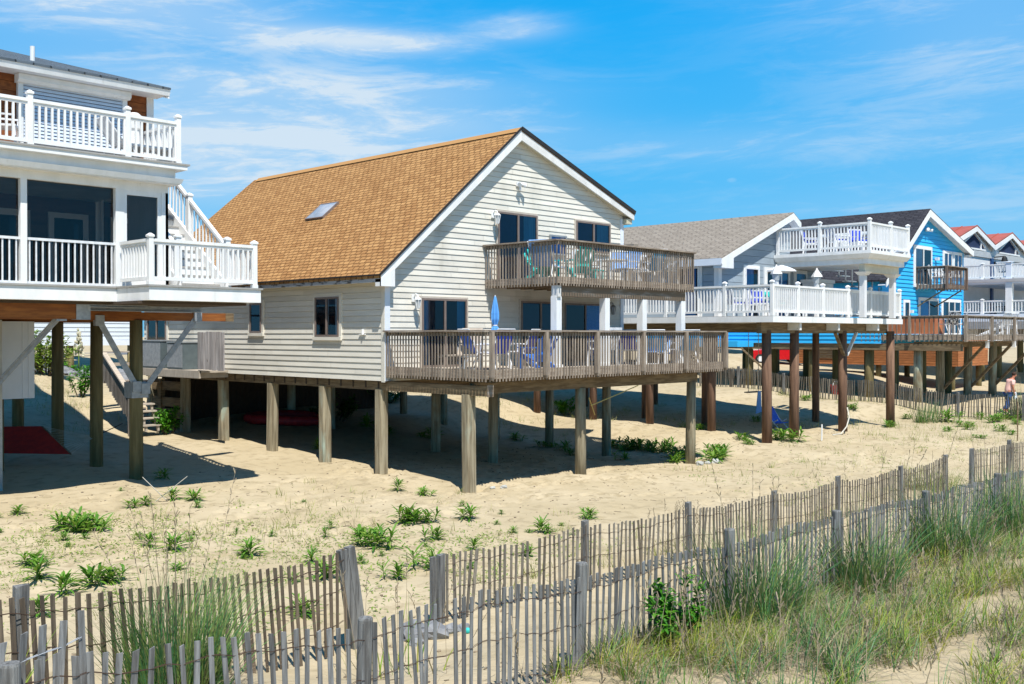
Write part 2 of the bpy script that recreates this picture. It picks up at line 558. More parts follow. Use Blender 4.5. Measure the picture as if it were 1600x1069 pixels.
        for k in range(3):
            q = i + 3 * k
            s.f += [(q, q + 1, q + 4, q + 3), (q + 1, q + 2, q + 5, q + 4)]

    def build(s, name, mat, parent=None, smooth=False):
        off = Vector(parent.get('_o', (0, 0, 0))) if parent is not None else Vector((0, 0, 0))
        me = bpy.data.meshes.new(name)
        me.from_pydata([(a - off.x, b - off.y, c - off.z) for a, b, c in s.v], [], s.f)
        if s.uv:
            ul = me.uv_layers.new(name='UVMap')
            for p in me.polygons:
                u = s.uv.get(p.index)
                if u:
                    for k, li in enumerate(p.loop_indices):
                        ul.data[li].uv = u[k]
        if isinstance(mat, str):
            mat = M[mat]
        me.materials.append(mat)
        if smooth:
            me.polygons.foreach_set('use_smooth', [True] * len(me.polygons))
        me.update()
        o = bpy.data.objects.new(name, me)
        C.objects.link(o)
        if parent is not None:
            o.parent = parent
            o['_o'] = tuple(off)
        return o


def thing(name, label, cat, loc=(0, 0, 0), group=None):
    o = bpy.data.objects.new(name, None)
    o.empty_display_size = .2
    C.objects.link(o)
    o.location = loc
    o['_o'] = tuple(loc)
    o['label'] = label
    o['category'] = cat
    if group:
        o['group'] = group
    return o


def tag(o, label, cat, group=None):
    o['label'] = label
    o['category'] = cat
    if group:
        o['group'] = group
    return o


def kids(o):
    return [x for x in list(bpy.data.objects) if x.parent == o]


_kids = {}


def copy_tree(o, loc, rz=0.0, label=None, group=None, sc=1.0):
    """a copy of a thing with copies of its parts and their sub-parts"""
    def cp(x, par):
        c = x.copy()
        C.objects.link(c)
        if par is not None:
            c.parent = par
        if x.name not in _kids:
            _kids[x.name] = kids(x)
        for k in _kids[x.name]:
            cp(k, c)
        return c
    c = cp(o, None)
    return place(c, loc, rz, label, group, sc)


def place(c, loc, rz=0.0, label=None, group=None, sc=1.0):
    c.location = loc
    c.rotation_euler = (0, 0, rz)
    c.scale = (sc, sc, sc)
    if label:
        c['label'] = label
    if group:
        c['group'] = group
    return c


class Fr:
    """a wall's own frame: a runs along it, n stands out from it"""
    def __init__(s, o, a, n):
        s.o, s.a, s.n = Vector((*o, 0)), Vector((*a, 0)), Vector((*n, 0))

    def p(s, a, n, z):
        q = s.o + s.a * a + s.n * n
        return (q.x, q.y, z)

    def box(s, mb, a0, a1, n0, n1, z0, z1):
        mb.hexa([s.p(a0, n0, z0), s.p(a1, n0, z0), s.p(a1, n1, z0), s.p(a0, n1, z0)],
                [s.p(a0, n0, z1), s.p(a1, n0, z1), s.p(a1, n1, z1), s.p(a0, n1, z1)])


def lap(mb, fr, z0, z1, course, clip, out=.022):
    """lapped boards from z0 to z1; clip(z) gives the board's two ends"""
    z = z0
    while z < z1 - .005:
        zt = min(z + course, z1)
        a0, a1 = clip(z)
        b0, b1 = clip(zt)
        if a1 - a0 < .02:
            break
        sl_ = course * .045
        js, x_ = [], max(a0, b0) + random.uniform(.8, 3.6)
        while x_ < min(a1, b1) - .4:               # butt joints between board lengths
            js.append(x_)
            x_ += random.uniform(2.2, 4.4)
        lo_, hi_ = [a0] + js + [a1], [b0] + js + [b1]
        for q in range(len(lo_) - 1):
            e0, e1 = (.003 if q else 0), (.003 if q < len(lo_) - 2 else 0)
            mb.quad([fr.p(lo_[q] + e0, out, z), fr.p(lo_[q + 1] - e1, out, z), fr.p(hi_[q + 1] - e1, .006, zt - sl_), fr.p(hi_[q] + e0, .006, zt - sl_)])
        mb.quad([fr.p(a0, -.02, z), fr.p(a1, -.02, z), fr.p(a1, out, z), fr.p(a0, out, z)])
        mb.quad([fr.p(b0, -.02, zt - sl_), fr.p(b1, -.02, zt - sl_), fr.p(b1, .006, zt - sl_), fr.p(b0, .006, zt - sl_)])
        mb.quad([fr.p(a0, -.02, z), fr.p(a1, -.02, z), fr.p(b1, -.02, zt), fr.p(b0, -.02, zt)])
        z = zt


def roof_plane(mb, e0, e1, r1, r0, th=.09):
    """roof slope from eave e0-e1 up to ridge r0-r1 with shingle coordinates"""
    e0, e1, r1, r0 = map(Vector, (e0, e1, r1, r0))
    ln = (e1 - e0).length
    hh = (r0 - e0).length
    mb.quad([e0, e1, r1, r0], [(0, 0), (ln, 0), (ln, hh), (0, hh)])
    t = Vector((0, 0, -th))
    mb.quad([e0 + t, e1 + t, e1, e0], [(0, 0), (ln, 0), (ln, .05), (0, .05)])
    mb.quad([e0 + t, r0 + t, r0, e0], [(0, 0), (hh, 0), (hh, .05), (0, .05)])
    mb.quad([e1 + t, r1 + t, r1, e1], [(0, 0), (hh, 0), (hh, .05), (0, .05)])
    mb.quad([e0 + t, e1 + t, r1 + t, r0 + t], [(0, 0), (ln, 0), (ln, hh), (0, hh)])


def window(par, fr, a0, a1, z0, z1, fmat='frame', fw=.05, lights=2, back='dark', curtain=(), trim=None, tw=.09, bar_at=None, name='window', n0=.024):
    f = MB()
    d = n0 + .05
    fr.box(f, a0, a1, n0, d, z1 - fw, z1)
    fr.box(f, a0, a1, n0, d, z0, z0 + fw)
    fr.box(f, a0, a0 + fw, n0, d, z0 + fw, z1 - fw)
    fr.box(f, a1 - fw, a1, n0, d, z0 + fw, z1 - fw)
    w = (a1 - a0 - 2 * fw) / lights
    for k in range(1, lights):
        c = a0 + fw + w * k
        fr.box(f, c - fw * .6, c + fw * .6, n0, d + .006, z0 + fw, z1 - fw)
    if bar_at:
        zz = z0 + (z1 - z0) * bar_at
        for k in range(lights):
            c0 = a0 + fw + w * k + (fw * .6 if k else 0)
            c1 = a0 + fw + w * (k + 1) - (fw * .6 if k < lights - 1 else 0)
            fr.box(f, c0, c1, n0, d - .004, zz - .02, zz + .02)
    o = f.build(name, fmat, par)
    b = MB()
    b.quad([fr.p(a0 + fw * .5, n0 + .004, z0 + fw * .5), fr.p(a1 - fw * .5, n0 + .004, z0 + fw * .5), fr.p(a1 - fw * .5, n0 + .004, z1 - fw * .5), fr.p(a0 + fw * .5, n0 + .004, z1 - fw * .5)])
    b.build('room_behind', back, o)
    for c0, c1, cm in curtain:
        k = MB()
        x0, x1 = a0 + fw + (a1 - a0 - 2 * fw) * c0, a0 + fw + (a1 - a0 - 2 * fw) * c1
        nn = max(2, int((x1 - x0) / .07))
        for q in range(nn):
            u, v = x0 + (x1 - x0) * q / nn, x0 + (x1 - x0) * (q + 1) / nn
            p, r = (.012, .02) if q % 2 else (.02, .012)
            k.quad([fr.p(u, n0 + p, z0 + fw), fr.p(v, n0 + r, z0 + fw), fr.p(v, n0 + r, z1 - fw), fr.p(u, n0 + p, z1 - fw)])
        k.build('curtain', cm, o)
    for k in range(lights):
        g = MB()
        c0, c1 = a0 + fw + w * k, a0 + fw + w * (k + 1)
        gq = [fr.p(c0, n0 + .032, z0 + fw), fr.p(c1, n0 + .032, z0 + fw), fr.p(c1, n0 + .032, z1 - fw), fr.p(c0, n0 + .032, z1 - fw)]
        g.quad(gq if fr.a.cross(Vector((0, 0, 1))).dot(fr.n) > 0 else gq[::-1])   # glass faces outwards
        g.build('pane', 'glass', o)
    if trim:
        t = MB()
        e = n0 + .028
        fr.box(t, a0 - tw, a1 + tw, n0 - .02, e, z1, z1 + tw)
        fr.box(t, a0 - tw, a1 + tw, n0 - .02, e + .02, z0 - tw, z0)
        fr.box(t, a0 - tw, a0, n0 - .02, e, z0, z1)
        fr.box(t, a1, a1 + tw, n0 - .02, e, z0, z1)
        t.build('window_trim', trim, o)
    return o


def rail_posts(par, pts, z0, z1, w, mat, cap=True, name='rail_post'):
    for x, y in pts:
        b = MB()
        h = w / 2
        b.box(x - h, x + h, y - h, y + h, z0, z1)
        if cap:
            k = h * 1.3
            b.box(x - h * 1.2, x + h * 1.2, y - h * 1.2, y + h * 1.2, z0, z0 + .07)
            b.box(x - k, x + k, y - k, y + k, z1, z1 + .035)
            b.hexa([(x - k, y - k, z1 + .035), (x + k, y - k, z1 + .035), (x + k, y + k, z1 + .035), (x - k, y + k, z1 + .035)],
                   [(x - .015, y - .015, z1 + .075), (x + .015, y - .015, z1 + .075), (x + .015, y + .015, z1 + .075), (x - .015, y + .015, z1 + .075)])
        b.build(name, mat, par)


def white_rail(par, p0, p1, zf, zt, pitch=.115, bw=.04, mat='white', rise=0.0, gap=.09):
    """vinyl railing from p0 to p1 (x, y); rise tilts it along a stair"""
    b = MB()
    p0, p1 = Vector((*p0, 0)), Vector((*p1, 0))
    L_ = (p1 - p0).length
    up = Vector((0, 0, 1))
    b.bar(p0 + up * (zt - .03), p1 + up * (zt - .03 + rise), .085, .06)
    b.bar(p0 + up * (zt - .085), p1 + up * (zt - .085 + rise), .045, .05)
    b.bar(p0 + up * (zf + gap + .035), p1 + up * (zf + gap + .035 + rise), .06, .07)
    n = max(1, int(L_ / pitch))
    for k in range(n):
        t = (k + .5) / n
        q = p0.lerp(p1, t)
        r = rise * t
        b.box(q.x - bw / 2, q.x + bw / 2, q.y - bw / 2, q.y + bw / 2, zf + gap + .05 + r, zt - .1 + r)
    return b.build('railing', mat, par)


def wood_rail(par, p0, p1, zb, zt, nrm, pitch=.1, bw=.042, mat='woodv', name='railing', joist=.2):
    """grey wooden railing: uprights nailed over the rim joist, flat cap on top"""
    b = MB()
    p0, p1, nv = Vector((*p0, 0)), Vector((*p1, 0)), Vector((*nrm, 0))
    L_ = (p1 - p0).length
    up = Vector((0, 0, 1))
    n = int(L_ / pitch)
    for k in range(n):
        t = (k + .5) / n
        q = p0.lerp(p1, t) + nv * (bw * .3 + random.uniform(0, .004))
        tz = random.uniform(-.004, .004)
        b.bar(q + up * (zb + tz), q + up * (zt - .045), bw * .84, bw * .45, up=nv)
    o = b.build(name, mat, par)
    c = MB()
    c.bar(p0 + up * (zt - .018) + nv * .02, p1 + up * (zt - .018) + nv * .02, .15, .036)
    c.bar(p0 + up * (zt - .085) - nv * .022, p1 + up * (zt - .085) - nv * .022, .04, .09)
    c.bar(p0 + up * (zb + .06 + joist / 2) - nv * .025, p1 + up * (zb + .06 + joist / 2) - nv * .025, .045, joist)
    c.build('rail_cap', 'woodh', par)
    return o


def deck_boards(x0, x1, y0, y1, zt, along='x', bw=.14):
    b = MB()
    if along == 'x':
        y = y0
        while y < y1 - .01:
            b.box(x0, x1, y, min(y + bw - .008, y1), zt - .035, zt)
            y += bw
    else:
        x = x0
        while x < x1 - .01:
            b.box(x, min(x + bw - .008, x1), y0, y1, zt - .035, zt)
            x += bw
    return b


def piling(par, x, y, zt, zb, r=.13, mat='pile', n=10, square=False, name='piling'):
    b = MB()
    dx, dy = random.uniform(-.03, .03), random.uniform(-.03, .03)
    if square:
        c = .3
        ring = [(1, -1 + c), (1, 1 - c), (1 - c, 1), (-1 + c, 1), (-1, 1 - c), (-1, -1 + c), (-1 + c, -1), (1 - c, -1)]
        b.hexa([(x + dx + r * i, y + dy + r * j, zb - .5) for i, j in ring], [(x + r * i, y + r * j, zt) for i, j in ring])
    else:
        b.tube([(x + dx, y + dy, zb - .5), (x + dx * .5, y + dy * .5, (zb + zt) / 2), (x, y, zt)], [r * 1.06, r * 1.02, r * .96], n)
    return b.build(name, mat, par, smooth=not square)


# ------------------------------------------------------------------ ground
CP = [(3, 6, -2.95), (5, 6, -3.08), (8, 6, -3.15), (12, 6, -3.25), (18, 6, -3.35), (24, 6, -3.5),
      (3, 8.4, -3.1), (7, 9, -3.45), (11, 9, -3.48), (16, 9, -3.55), (23, 9, -3.65), (28, 9, -3.7), (40, 9, -3.7),
      (5, 3, -2.75), (8, 4, -2.9), (12, 3.5, -2.95), (0, 3, -2.6), (-3, 0, -2.7), (4, -4, -2.7), (16, 3, -3.05), (22, 2, -3.2), (12, -3, -2.9),
      (10, 15, -3.45), (4, 14, -3.4), (20, 13, -3.55), (15.5, 16.2, -3.44), (15.5, 19.4, -3.32), (15.5, 21.7, -3.24), (15.5, 24.1, -3.14), (15.5, 26.7, -3.06), (15.5, 28.9, -2.98),
      (19.4, 16.2, -3.43), (24.1, 16.2, -3.6), (19.2, 19.4, -3.42), (24.1, 19.4, -3.65), (19.2, 21.3, -3.29), (24.1, 21.8, -3.55), (24.1, 24.2, -3.45), (19.2, 26, -2.98), (24.1, 28.8, -2.9), (19.2, 28.7, -2.8),
      (10.9, 22.6, -3.26), (10.9, 24.7, -3.18), (11, 27.4, -3.1), (11.8, 19, -3.36), (8, 22.8, -3.3), (5, 25, -3.2),
      (28.4, 16.5, -3.38), (30, 16.5, -3.3), (33.6, 16.5, -3.36), (37.8, 16.5, -3.42), (28.4, 18.6, -3.15), (28.4, 22, -3.05), (34, 22, -3.1), (41.5, 13.4, -3.3), (41.5, 20, -2.85), (41.5, 26, -2.5),
      (20, 33, -2.2), (27, 30, -2.4), (24, 36, -1.6), (13, 38, -1.3), (10, 33, -2.2), (16, 34, -2.0), (30, 40, -1.4), (45, 14, -3.3), (48, 22, -2.8), (55, 20, -3.1), (55, 30, -2.2), (45, 34, -1.7), (60, 45, -1.3), (30, 60, -1.2), (10, 50, -1.2), (80, 30, -2.2), (80, 60, -1.3), (60, 10, -3.6), (100, 20, -3.2), (-10, 20, -3.1), (-10, 40, -1.5), (0, 30, -2.6), (120, 80, -1.3), (60, 110, -1.2), (-20, 100, -1.2), (-20, -10, -2.8), (40, -10, -3.4), (80, -10, -4), (-20, 5, -2.8)]
CPA = np.array(CP)


def gnd_np(x, y):
    d2 = (x[..., None] - CPA[:, 0]) ** 2 + (y[..., None] - CPA[:, 1]) ** 2 + .6
    w = d2 ** -1.9
    return (w * CPA[:, 2]).sum(-1) / w.sum(-1)


def gnd(x, y):
    return float(gnd_np(np.array([x], float), np.array([y], float))[0])


def axis(segs):
    r = [segs[0][0]]
    for a, b, st in segs:
        n = max(1, int(round((b - a) / st)))
        r += [a + (b - a) * (k + 1) / n for k in range(n)]
    return np.array(r)


gx = axis([(-400, -60, 40), (-60, -8, 4), (-8, 2, .4), (2, 28, .085), (28, 48, .28), (48, 90, 2), (90, 200, 10), (200, 900, 70)])
gy = axis([(-300, -20, 40), (-20, 0, 2), (0, 5, .15), (5, 21, .085), (21, 42, .28), (42, 80, 2), (80, 200, 15), (200, 900, 70)])
XX, YY = np.meshgrid(gx, gy)
ZZ = gnd_np(XX, YY)
rs = np.random.RandomState(3)
for _ in range(1100):                                    # footprints and wind-blown hollows
    cx, cy = rs.uniform(3, 34), rs.uniform(6.3, 23)
    rr = rs.uniform(.08, .22)
    ix0, ix1 = np.searchsorted(gx, [cx - .8, cx + .8])
    iy0, iy1 = np.searchsorted(gy, [cy - .8, cy + .8])
    sx, sy = XX[iy0:iy1, ix0:ix1], YY[iy0:iy1, ix0:ix1]
    d = ((sx - cx) ** 2 + (sy - cy) ** 2) / rr ** 2
    ZZ[iy0:iy1, ix0:ix1] += rs.uniform(-.032, .014) * np.exp(-d * d)
for _ in range(130):                                    # hummocks under the dune grass
    cx, cy = rs.uniform(3, 30), rs.uniform(-1, 6.0)
    rr = rs.uniform(.4, 1.2)
    ZZ += rs.uniform(-.05, .09) * np.exp(-((XX - cx) ** 2 + (YY - cy) ** 2) / rr ** 2)
for px_ in (15.5, 19.3, 24.1):                         # hollows scoured round the pilings
    for py_ in (16.36, 19.4, 21.7, 24.1, 26.7):
        d = ((XX - px_) ** 2 + (YY - py_ + .08) ** 2) / .32 ** 2
        ZZ += -.07 * np.exp(-d * d) + .025 * np.exp(-(d - 2.4) ** 2)
for px_, py_ in ((10.87, 22.55), (10.9, 24.7), (28.4, 16.5), (30.15, 16.5), (33.5, 16.5), (36.9, 16.3)):
    d = ((XX - px_) ** 2 + (YY - py_ + .08) ** 2) / .34 ** 2
    ZZ += -.07 * np.exp(-d * d) + .025 * np.exp(-(d - 2.4) ** 2)
for _ in range(26):                                     # trails of footprints across the yard
    cx, cy = rs.uniform(4, 32), rs.uniform(9.5, 20)
    hd = rs.uniform(0, 6.28) if _ % 3 else rs.choice([0.1, 3.2]) + rs.uniform(-.3, .3)
    for k in range(34):
        hd += rs.uniform(-.12, .12)
        cx += .33 * math.cos(hd)
        cy += .33 * math.sin(hd)
        if not (3 < cx < 33 and 9.3 < cy < 20.5):
            break
        sd = .10 * (1 if k % 2 else -1)
        px_, py_ = cx - sd * math.sin(hd), cy + sd * math.cos(hd)
        ix0, ix1 = np.searchsorted(gx, [px_ - .5, px_ + .5])
        iy0, iy1 = np.searchsorted(gy, [py_ - .5, py_ + .5])
        sx, sy = XX[iy0:iy1, ix0:ix1] - px_, YY[iy0:iy1, ix0:ix1] - py_
        u_, v_ = sx * math.cos(hd) + sy * math.sin(hd), -sx * math.sin(hd) + sy * math.cos(hd)
        d = (u_ / .17) ** 2 + (v_ / .10) ** 2
        ZZ[iy0:iy1, ix0:ix1] += -.055 * np.exp(-d * d) + .018 * np.exp(-(d - 2.2) ** 2)
amp = np.where((XX > 2) & (XX < 48) & (YY < 42), .024, .0)
nzv = np.array([mnoise.noise(Vector((x * .9, y * .9, 0))) + .55 * mnoise.noise(Vector((x * 2.7, y * 2.7, 5))) + .22 * mnoise.noise(Vector((x * 7, y * 7, 8))) for x, y in zip(XX.ravel(), YY.ravel())]).reshape(XX.shape)
ZZ += amp * nzv
nyy, nxx = XX.shape
me = bpy.data.meshes.new('sand')
idx = np.arange(nyy * nxx).reshape(nyy, nxx)
quads = np.stack([idx[:-1, :-1], idx[:-1, 1:], idx[1:, 1:], idx[1:, :-1]], -1).reshape(-1, 4)
me.from_pydata(np.stack([XX, YY, ZZ], -1).reshape(-1, 3).tolist(), [], quads.tolist())
me.polygons.foreach_set('use_smooth', [True] * len(me.polygons))
me.materials.append(M['sand'])
go = bpy.data.objects.new('sand', me)
go['kind'] = 'structure'
C.objects.link(go)


def gz(x, y):
    """height of the finished sand sheet"""
    i = int(np.searchsorted(gx, x)) - 1
    j = int(np.searchsorted(gy, y)) - 1
    tx = (x - gx[i]) / (gx[i + 1] - gx[i])
    ty = (y - gy[j]) / (gy[j + 1] - gy[j])
    return float((ZZ[j, i] * (1 - tx) + ZZ[j, i + 1] * tx) * (1 - ty) + (ZZ[j + 1, i] * (1 - tx) + ZZ[j + 1, i + 1] * tx) * ty)


b = MB()
for k in range(40):
    x0, x1 = -60 + k * 6, -54 + k * 6
    b.quad([(x0, 58, gnd(x0, 58) + .05), (x1, 58, gnd(x1, 58) + .05), (x1, 66, gnd(x1, 66) + .05), (x0, 66, gnd(x0, 66) + .05)])
o = b.build('street', 'asphalt')
o['kind'] = 'structure'

# ------------------------------------------------------------------ the beige house
X0, X1, YF, YB = 15.35, 24.45, 19.08, 31.26
ZB = -1.12
EL, ER, RX, RZ = (15.06, 1.42), (24.72, 3.66), 19.8, 5.47      # eaves and ridge (top of shingles)
sL = (RZ - EL[1]) / (RX - EL[0])
sR = (RZ - ER[1]) / (ER[0] - RX)
H = thing('beige_house', 'beige lap sided beach house on pilings with steep tan shingle roof and two wooden decks', 'house', (X0, YF, -3.4))
fF = Fr((X0, YF), (1, 0), (0, -1))
fL = Fr((X0, YF), (0, 1), (-1, 0))


def clipF(z):
    a = 0.0 if z < EL[1] - .1 else max(0, (z + .12 - EL[1]) / sL + EL[0] - X0)
    c = X1 - X0 if z < ER[1] - .1 else min(X1 - X0, ER[0] - (z + .12 - ER[1]) / sR - X0)
    return a, c


b = MB()
lap(b, fF, ZB, 5.4, .142, clipF)
lap(b, fL, ZB, 1.42, .142, lambda z: (0, YB - YF))
b.quad([(X1, YF, ZB), (X1, YB, ZB), (X1, YB, 3.5), (X1, YF, 3.5)])
b.quad([(X0, YB, ZB), (X1, YB, ZB), (X1, YB, 3.5), (RX, YB, 5.3), (X0, YB, 1.4)])
b.build('wall', 'sidingbeige', H)
b = MB()
b.quad([(X0, YF, ZB), (X1, YF, ZB), (X1, YB, ZB), (X0, YB, ZB)])
for k in range(24):
    y = YF + .3 + k * .5
    b.box(X0 + .05, X1 - .05, y, y + .04, ZB - .18, ZB - .002)
b.build('floor_joists', 'under', H)
b = MB()
fF.box(b, -.022, .13, 0, .034, ZB, 1.33)
b.build('corner_trim', 'whiteblue', H)
b = MB()
fL.box(b, -.02, .10, 0, .032, ZB - .03, 1.25)
b.build('corner_trim', 'sidingbeige', H)
b = MB()
fF.box(b, X1 - X0 - .12, X1 - X0 + .025, 0, .034, ZB, 3.45)
b.build('corner_trim', 'whiteblue', H)
YR0, YR1 = 18.84, 31.95
b = MB()
roof_plane(b, (EL[0] - .03, YR1, EL[1] - .025), (EL[0] - .03, YR0, EL[1] - .025), (RX, YR0, RZ), (RX, YR1, RZ))
roof_plane(b, (ER[0] + .03, YR0, ER[1] - .011), (ER[0] + .03, YR1, ER[1] - .011), (RX, YR1, RZ), (RX, YR0, RZ))
rf = b.build('roof', 'rooftan', H)
b = MB()                                     # ridge cap
b.hexa([(RX - .16, YR0 + .01, RZ - .10), (RX + .16, YR0 + .01, RZ - .04), (RX + .16, YR1 - .3, RZ - .04), (RX - .16, YR1 - .3, RZ - .10)],
       [(RX - .02, YR0 + .01, RZ + .035), (RX + .02, YR0 + .01, RZ + .035), (RX + .02, YR1 - .3, RZ + .035), (RX - .02, YR1 - .3, RZ + .035)])
b.build('ridge_cap', 'rooftan', rf)
b = MB()                                     # dark edge line along both rakes
b.bar((EL[0] - .05, YR0 - .012, EL[1] - .03), (RX, YR0 - .012, RZ + .015), .03, .05)
b.bar((RX, YR0 - .012, RZ + .01), (ER[0] + .05, YR0 - .012, ER[1] - .01), .03, .11)
b.bar((EL[0] - .035, YR0, EL[1] - .035), (EL[0] - .035, YR1, EL[1] - .035), .05, .035)
b.build('drip_edge', 'drip', rf)
b = MB()                                     # white rake board, left slope, with its boxed end
y0, y1 = YR0 - .002, YR0 + .04
q = .235
b.hexa([(EL[0] - .02, y0, EL[1] - .16 - q * .35), (RX, y0, RZ - .08 - q), (RX, y1, RZ - .08 - q), (EL[0] - .02, y1, EL[1] - .16 - q * .35)],
       [(EL[0] - .02, y0, EL[1] - .05), (RX, y0, RZ - .03), (RX, y1, RZ - .03), (EL[0] - .02, y1, EL[1] - .05)])
b.box(EL[0] - .02, EL[0] + .40, y0 + .004, YF - .03, EL[1] - .30, EL[1] - .13)
b.hexa([(EL[0] - .02, y0 - .003, EL[1] - .30), (EL[0] + .40, y0 - .003, EL[1] - .30), (EL[0] + .40, y1, EL[1] - .30), (EL[0] - .02, y1, EL[1] - .30)],
       [(EL[0] - .02, y0 - .003, EL[1] - .10), (EL[0] + .40, y0 - .003, EL[1] + .15), (EL[0] + .40, y1, EL[1] + .15), (EL[0] - .02, y1, EL[1] - .10)])
b.build('rake_board', 'white', rf)
b = MB()
b.hexa([(RX, y0, RZ - .30), (ER[0], y0, ER[1] - .24), (ER[0], y1, ER[1] - .24), (RX, y1, RZ - .30)],
       [(RX, y0, RZ - .07), (ER[0], y0, ER[1] - .08), (ER[0], y1, ER[1] - .08), (RX, y1, RZ - .07)])
b.build('rake_board', 'rake', rf)
b = MB()
b.quad([(RX, y1, RZ - .25), (ER[0], y1, ER[1] - .2), (ER[0], YF, ER[1] - .2), (RX, YF, RZ - .25)])
b.quad([(EL[0], y1, EL[1] - .2), (RX, y1, RZ - .22), (RX, YF, RZ - .22), (EL[0], YF, EL[1] - .2)])
b.quad([(EL[0] + .02, YF, EL[1] - .18), (X0, YF, EL[1] - .17), (X0, YR1, EL[1] - .17), (EL[0] + .02, YR1, EL[1] - .18)])
b.box(X1 - .02, ER[0] - .04, y1 + .01, YF + .1, ER[1] - .36, ER[1] - .21)
b.build('soffit', 'soffit', rf)
b = MB()
b.box(EL[0] - .02, EL[0] + .012, YR0 + .01, YR1, EL[1] - .205, EL[1] - .06)
b.build('eave_board', 'peel', rf)
b = MB()
b.box(ER[0] - .02, ER[0] + .02, YR0 + .01, YR1, ER[1] - .22, ER[1] - .04)
b.build('eave_board', 'rake', rf)
# skylight on the left slope
nrm = Vector((-sL, 0, 1)).normalized()


def rp(x, y, h):
    return Vector((x, y, EL[1] + sL * (x - EL[0]))) + nrm * h


b = MB()
ring = [(17.26, 25.08), (17.26, 24.24), (17.82, 24.24), (17.82, 25.08)]
for k in range(4):
    p, q_ = ring[k], ring[(k + 1) % 4]
    b.bar(rp(*p, .03), rp(*q_, .03), .03, .07, up=nrm)
sk = b.build('skylight', 'frame', H)
b = MB()
cx, cy = 17.56, 24.65
rows = 5
pts = [[rp(17.28 + .52 * i / rows, 24.26 + .80 * j / rows, .06 + .08 * math.sin(math.pi * i / rows) * math.sin(math.pi * j / rows)) for j in range(rows + 1)] for i in range(rows + 1)]
for i in range(rows):
    for j in range(rows):
        b.quad([pts[i][j], pts[i + 1][j], pts[i + 1][j + 1], pts[i][j + 1]])
M['dome'] = mk('acrylic_dome', (.27, .30, .34), (.34, .36, .39), rough=.2, spec=.6, sc=(3, 3, 3))
b.build('dome', 'dome', sk, smooth=True)

# doors and windows
LF = -.84                                     # lower deck floor
window(H, fF, 1.11, 2.62, LF + .02, .88, 'frame', back='dark', curtain=((.80, .99, 'curtain'), (.02, .12, 'curtain')), trim='beigetrim', tw=.05, name='sliding_door')
window(H, fF, 4.63, 6.19, LF + .02, .89, 'frame', back='navy', curtain=((.93, .99, 'curtain'),), trim='beigetrim', tw=.05, name='sliding_door')
window(H, fF, 6.41, 8.21, LF + .02, .87, 'frame', back='dark', curtain=((.52, .99, 'paleblue'),), trim='beigetrim', tw=.05, name='sliding_door')
window(H, fF, 3.75, 5.27, 1.40, 3.23, 'frame', back='navy', curtain=((.66, .99, 'curtain'),), trim='beigetrim', tw=.04, name='sliding_door')
window(H, fF, 6.91, 8.45, 2.36, 3.24, 'frame', back='navy', curtain=((.62, .99, 'curtain'),), trim='beigetrim', tw=.04)
window(H, fF, 5.79, 6.49, 2.2, 2.76, 'metalg', back='paleblue', lights=1)
window(H, fL, 1.75, 2.76, -.07, .93, 'frame', back='dark', curtain=((.03, .12, 'curtainw'), (.42, .52, 'curtainw')), trim='sidingbeige', tw=.09)
window(H, fL, 5.27, 5.85, .03, .84, 'frame', back='navy', lights=1, trim='sidingbeige', tw=.09)
M['greenreflect'] = mk('painted_green_reflection', (.02, .10, .03), (.01, .05, .015), rough=.6, sc=(6, 6, 6))  # green reflection painted as the colour of the sheet behind the pane
window(H, fL, 10.65, 11.87, -.22, .49, 'frame', back='greenreflect', trim='sidingbeige', tw=.09)


def lantern(par, fr, a, z, mat='white', drop=.17):
    m_ = MB()
    fr.box(m_, a - .06, a + .06, .02, .05, z - .02, z + .16)
    m_.tube([fr.p(a, .05, z + .1), fr.p(a, .12, z + .17), fr.p(a, .19, z + .14), fr.p(a, .2, z + .09)], .018, 6)
    c = fr.p(a, .2, z)
    m_.lathe([(.015, .10), (.05, .08), (.085, .045), (.09, .03)], 8, c)
    m_.lathe([(.035, -drop - .02), (.04, -drop), (.01, -drop - .05)][:2], 8, c)
    for k in range(6):
        t = k * math.pi / 3
        m_.bar((c[0] + .08 * math.cos(t), c[1] + .08 * math.sin(t), c[2] + .03), (c[0] + .04 * math.cos(t), c[1] + .04 * math.sin(t), c[2] - drop), .014, .014)
    o_ = m_.build('wall_lantern', mat, par)
    g = MB()
    g.lathe([(.034, -drop), (.07, .025)], 8, c)
    g.build('lamp_glass', 'curtainw', o_)
    return o_


lantern(H, fF, .86, .80)
lantern(H, fF, 3.58, 3.06)
lantern(H, fF, 8.42, .76, 'metalg')
b = MB()                                      # floodlight under the gable
fF.box(b, 4.46, 4.58, .02, .06, 3.96, 4.08)
b.tube([fF.p(4.52, .06, 4.02), fF.p(4.52, .14, 4.0)], .02, 6)
b.tube([fF.p(4.50, .12, 4.03), fF.p(4.42, .2, 3.98)], [.03, .06], 8)
b.tube([fF.p(4.54, .12, 4.03), fF.p(4.66, .2, 3.98)], [.03, .07], 8)
b.tube([fF.p(4.52, .13, 4.0), fF.p(4.50, .15, 3.84)], [.03, .035], 8)
b.build('floodlight', 'metalw', H)
b = MB()                                      # tap and short pipes on the left wall
fL.box(b, .78, .80, .02, .08, -.02, .12)
fL.box(b, .70, .95, .02, .05, -.02, .0)
b.build('wall_pipe', 'white', H)

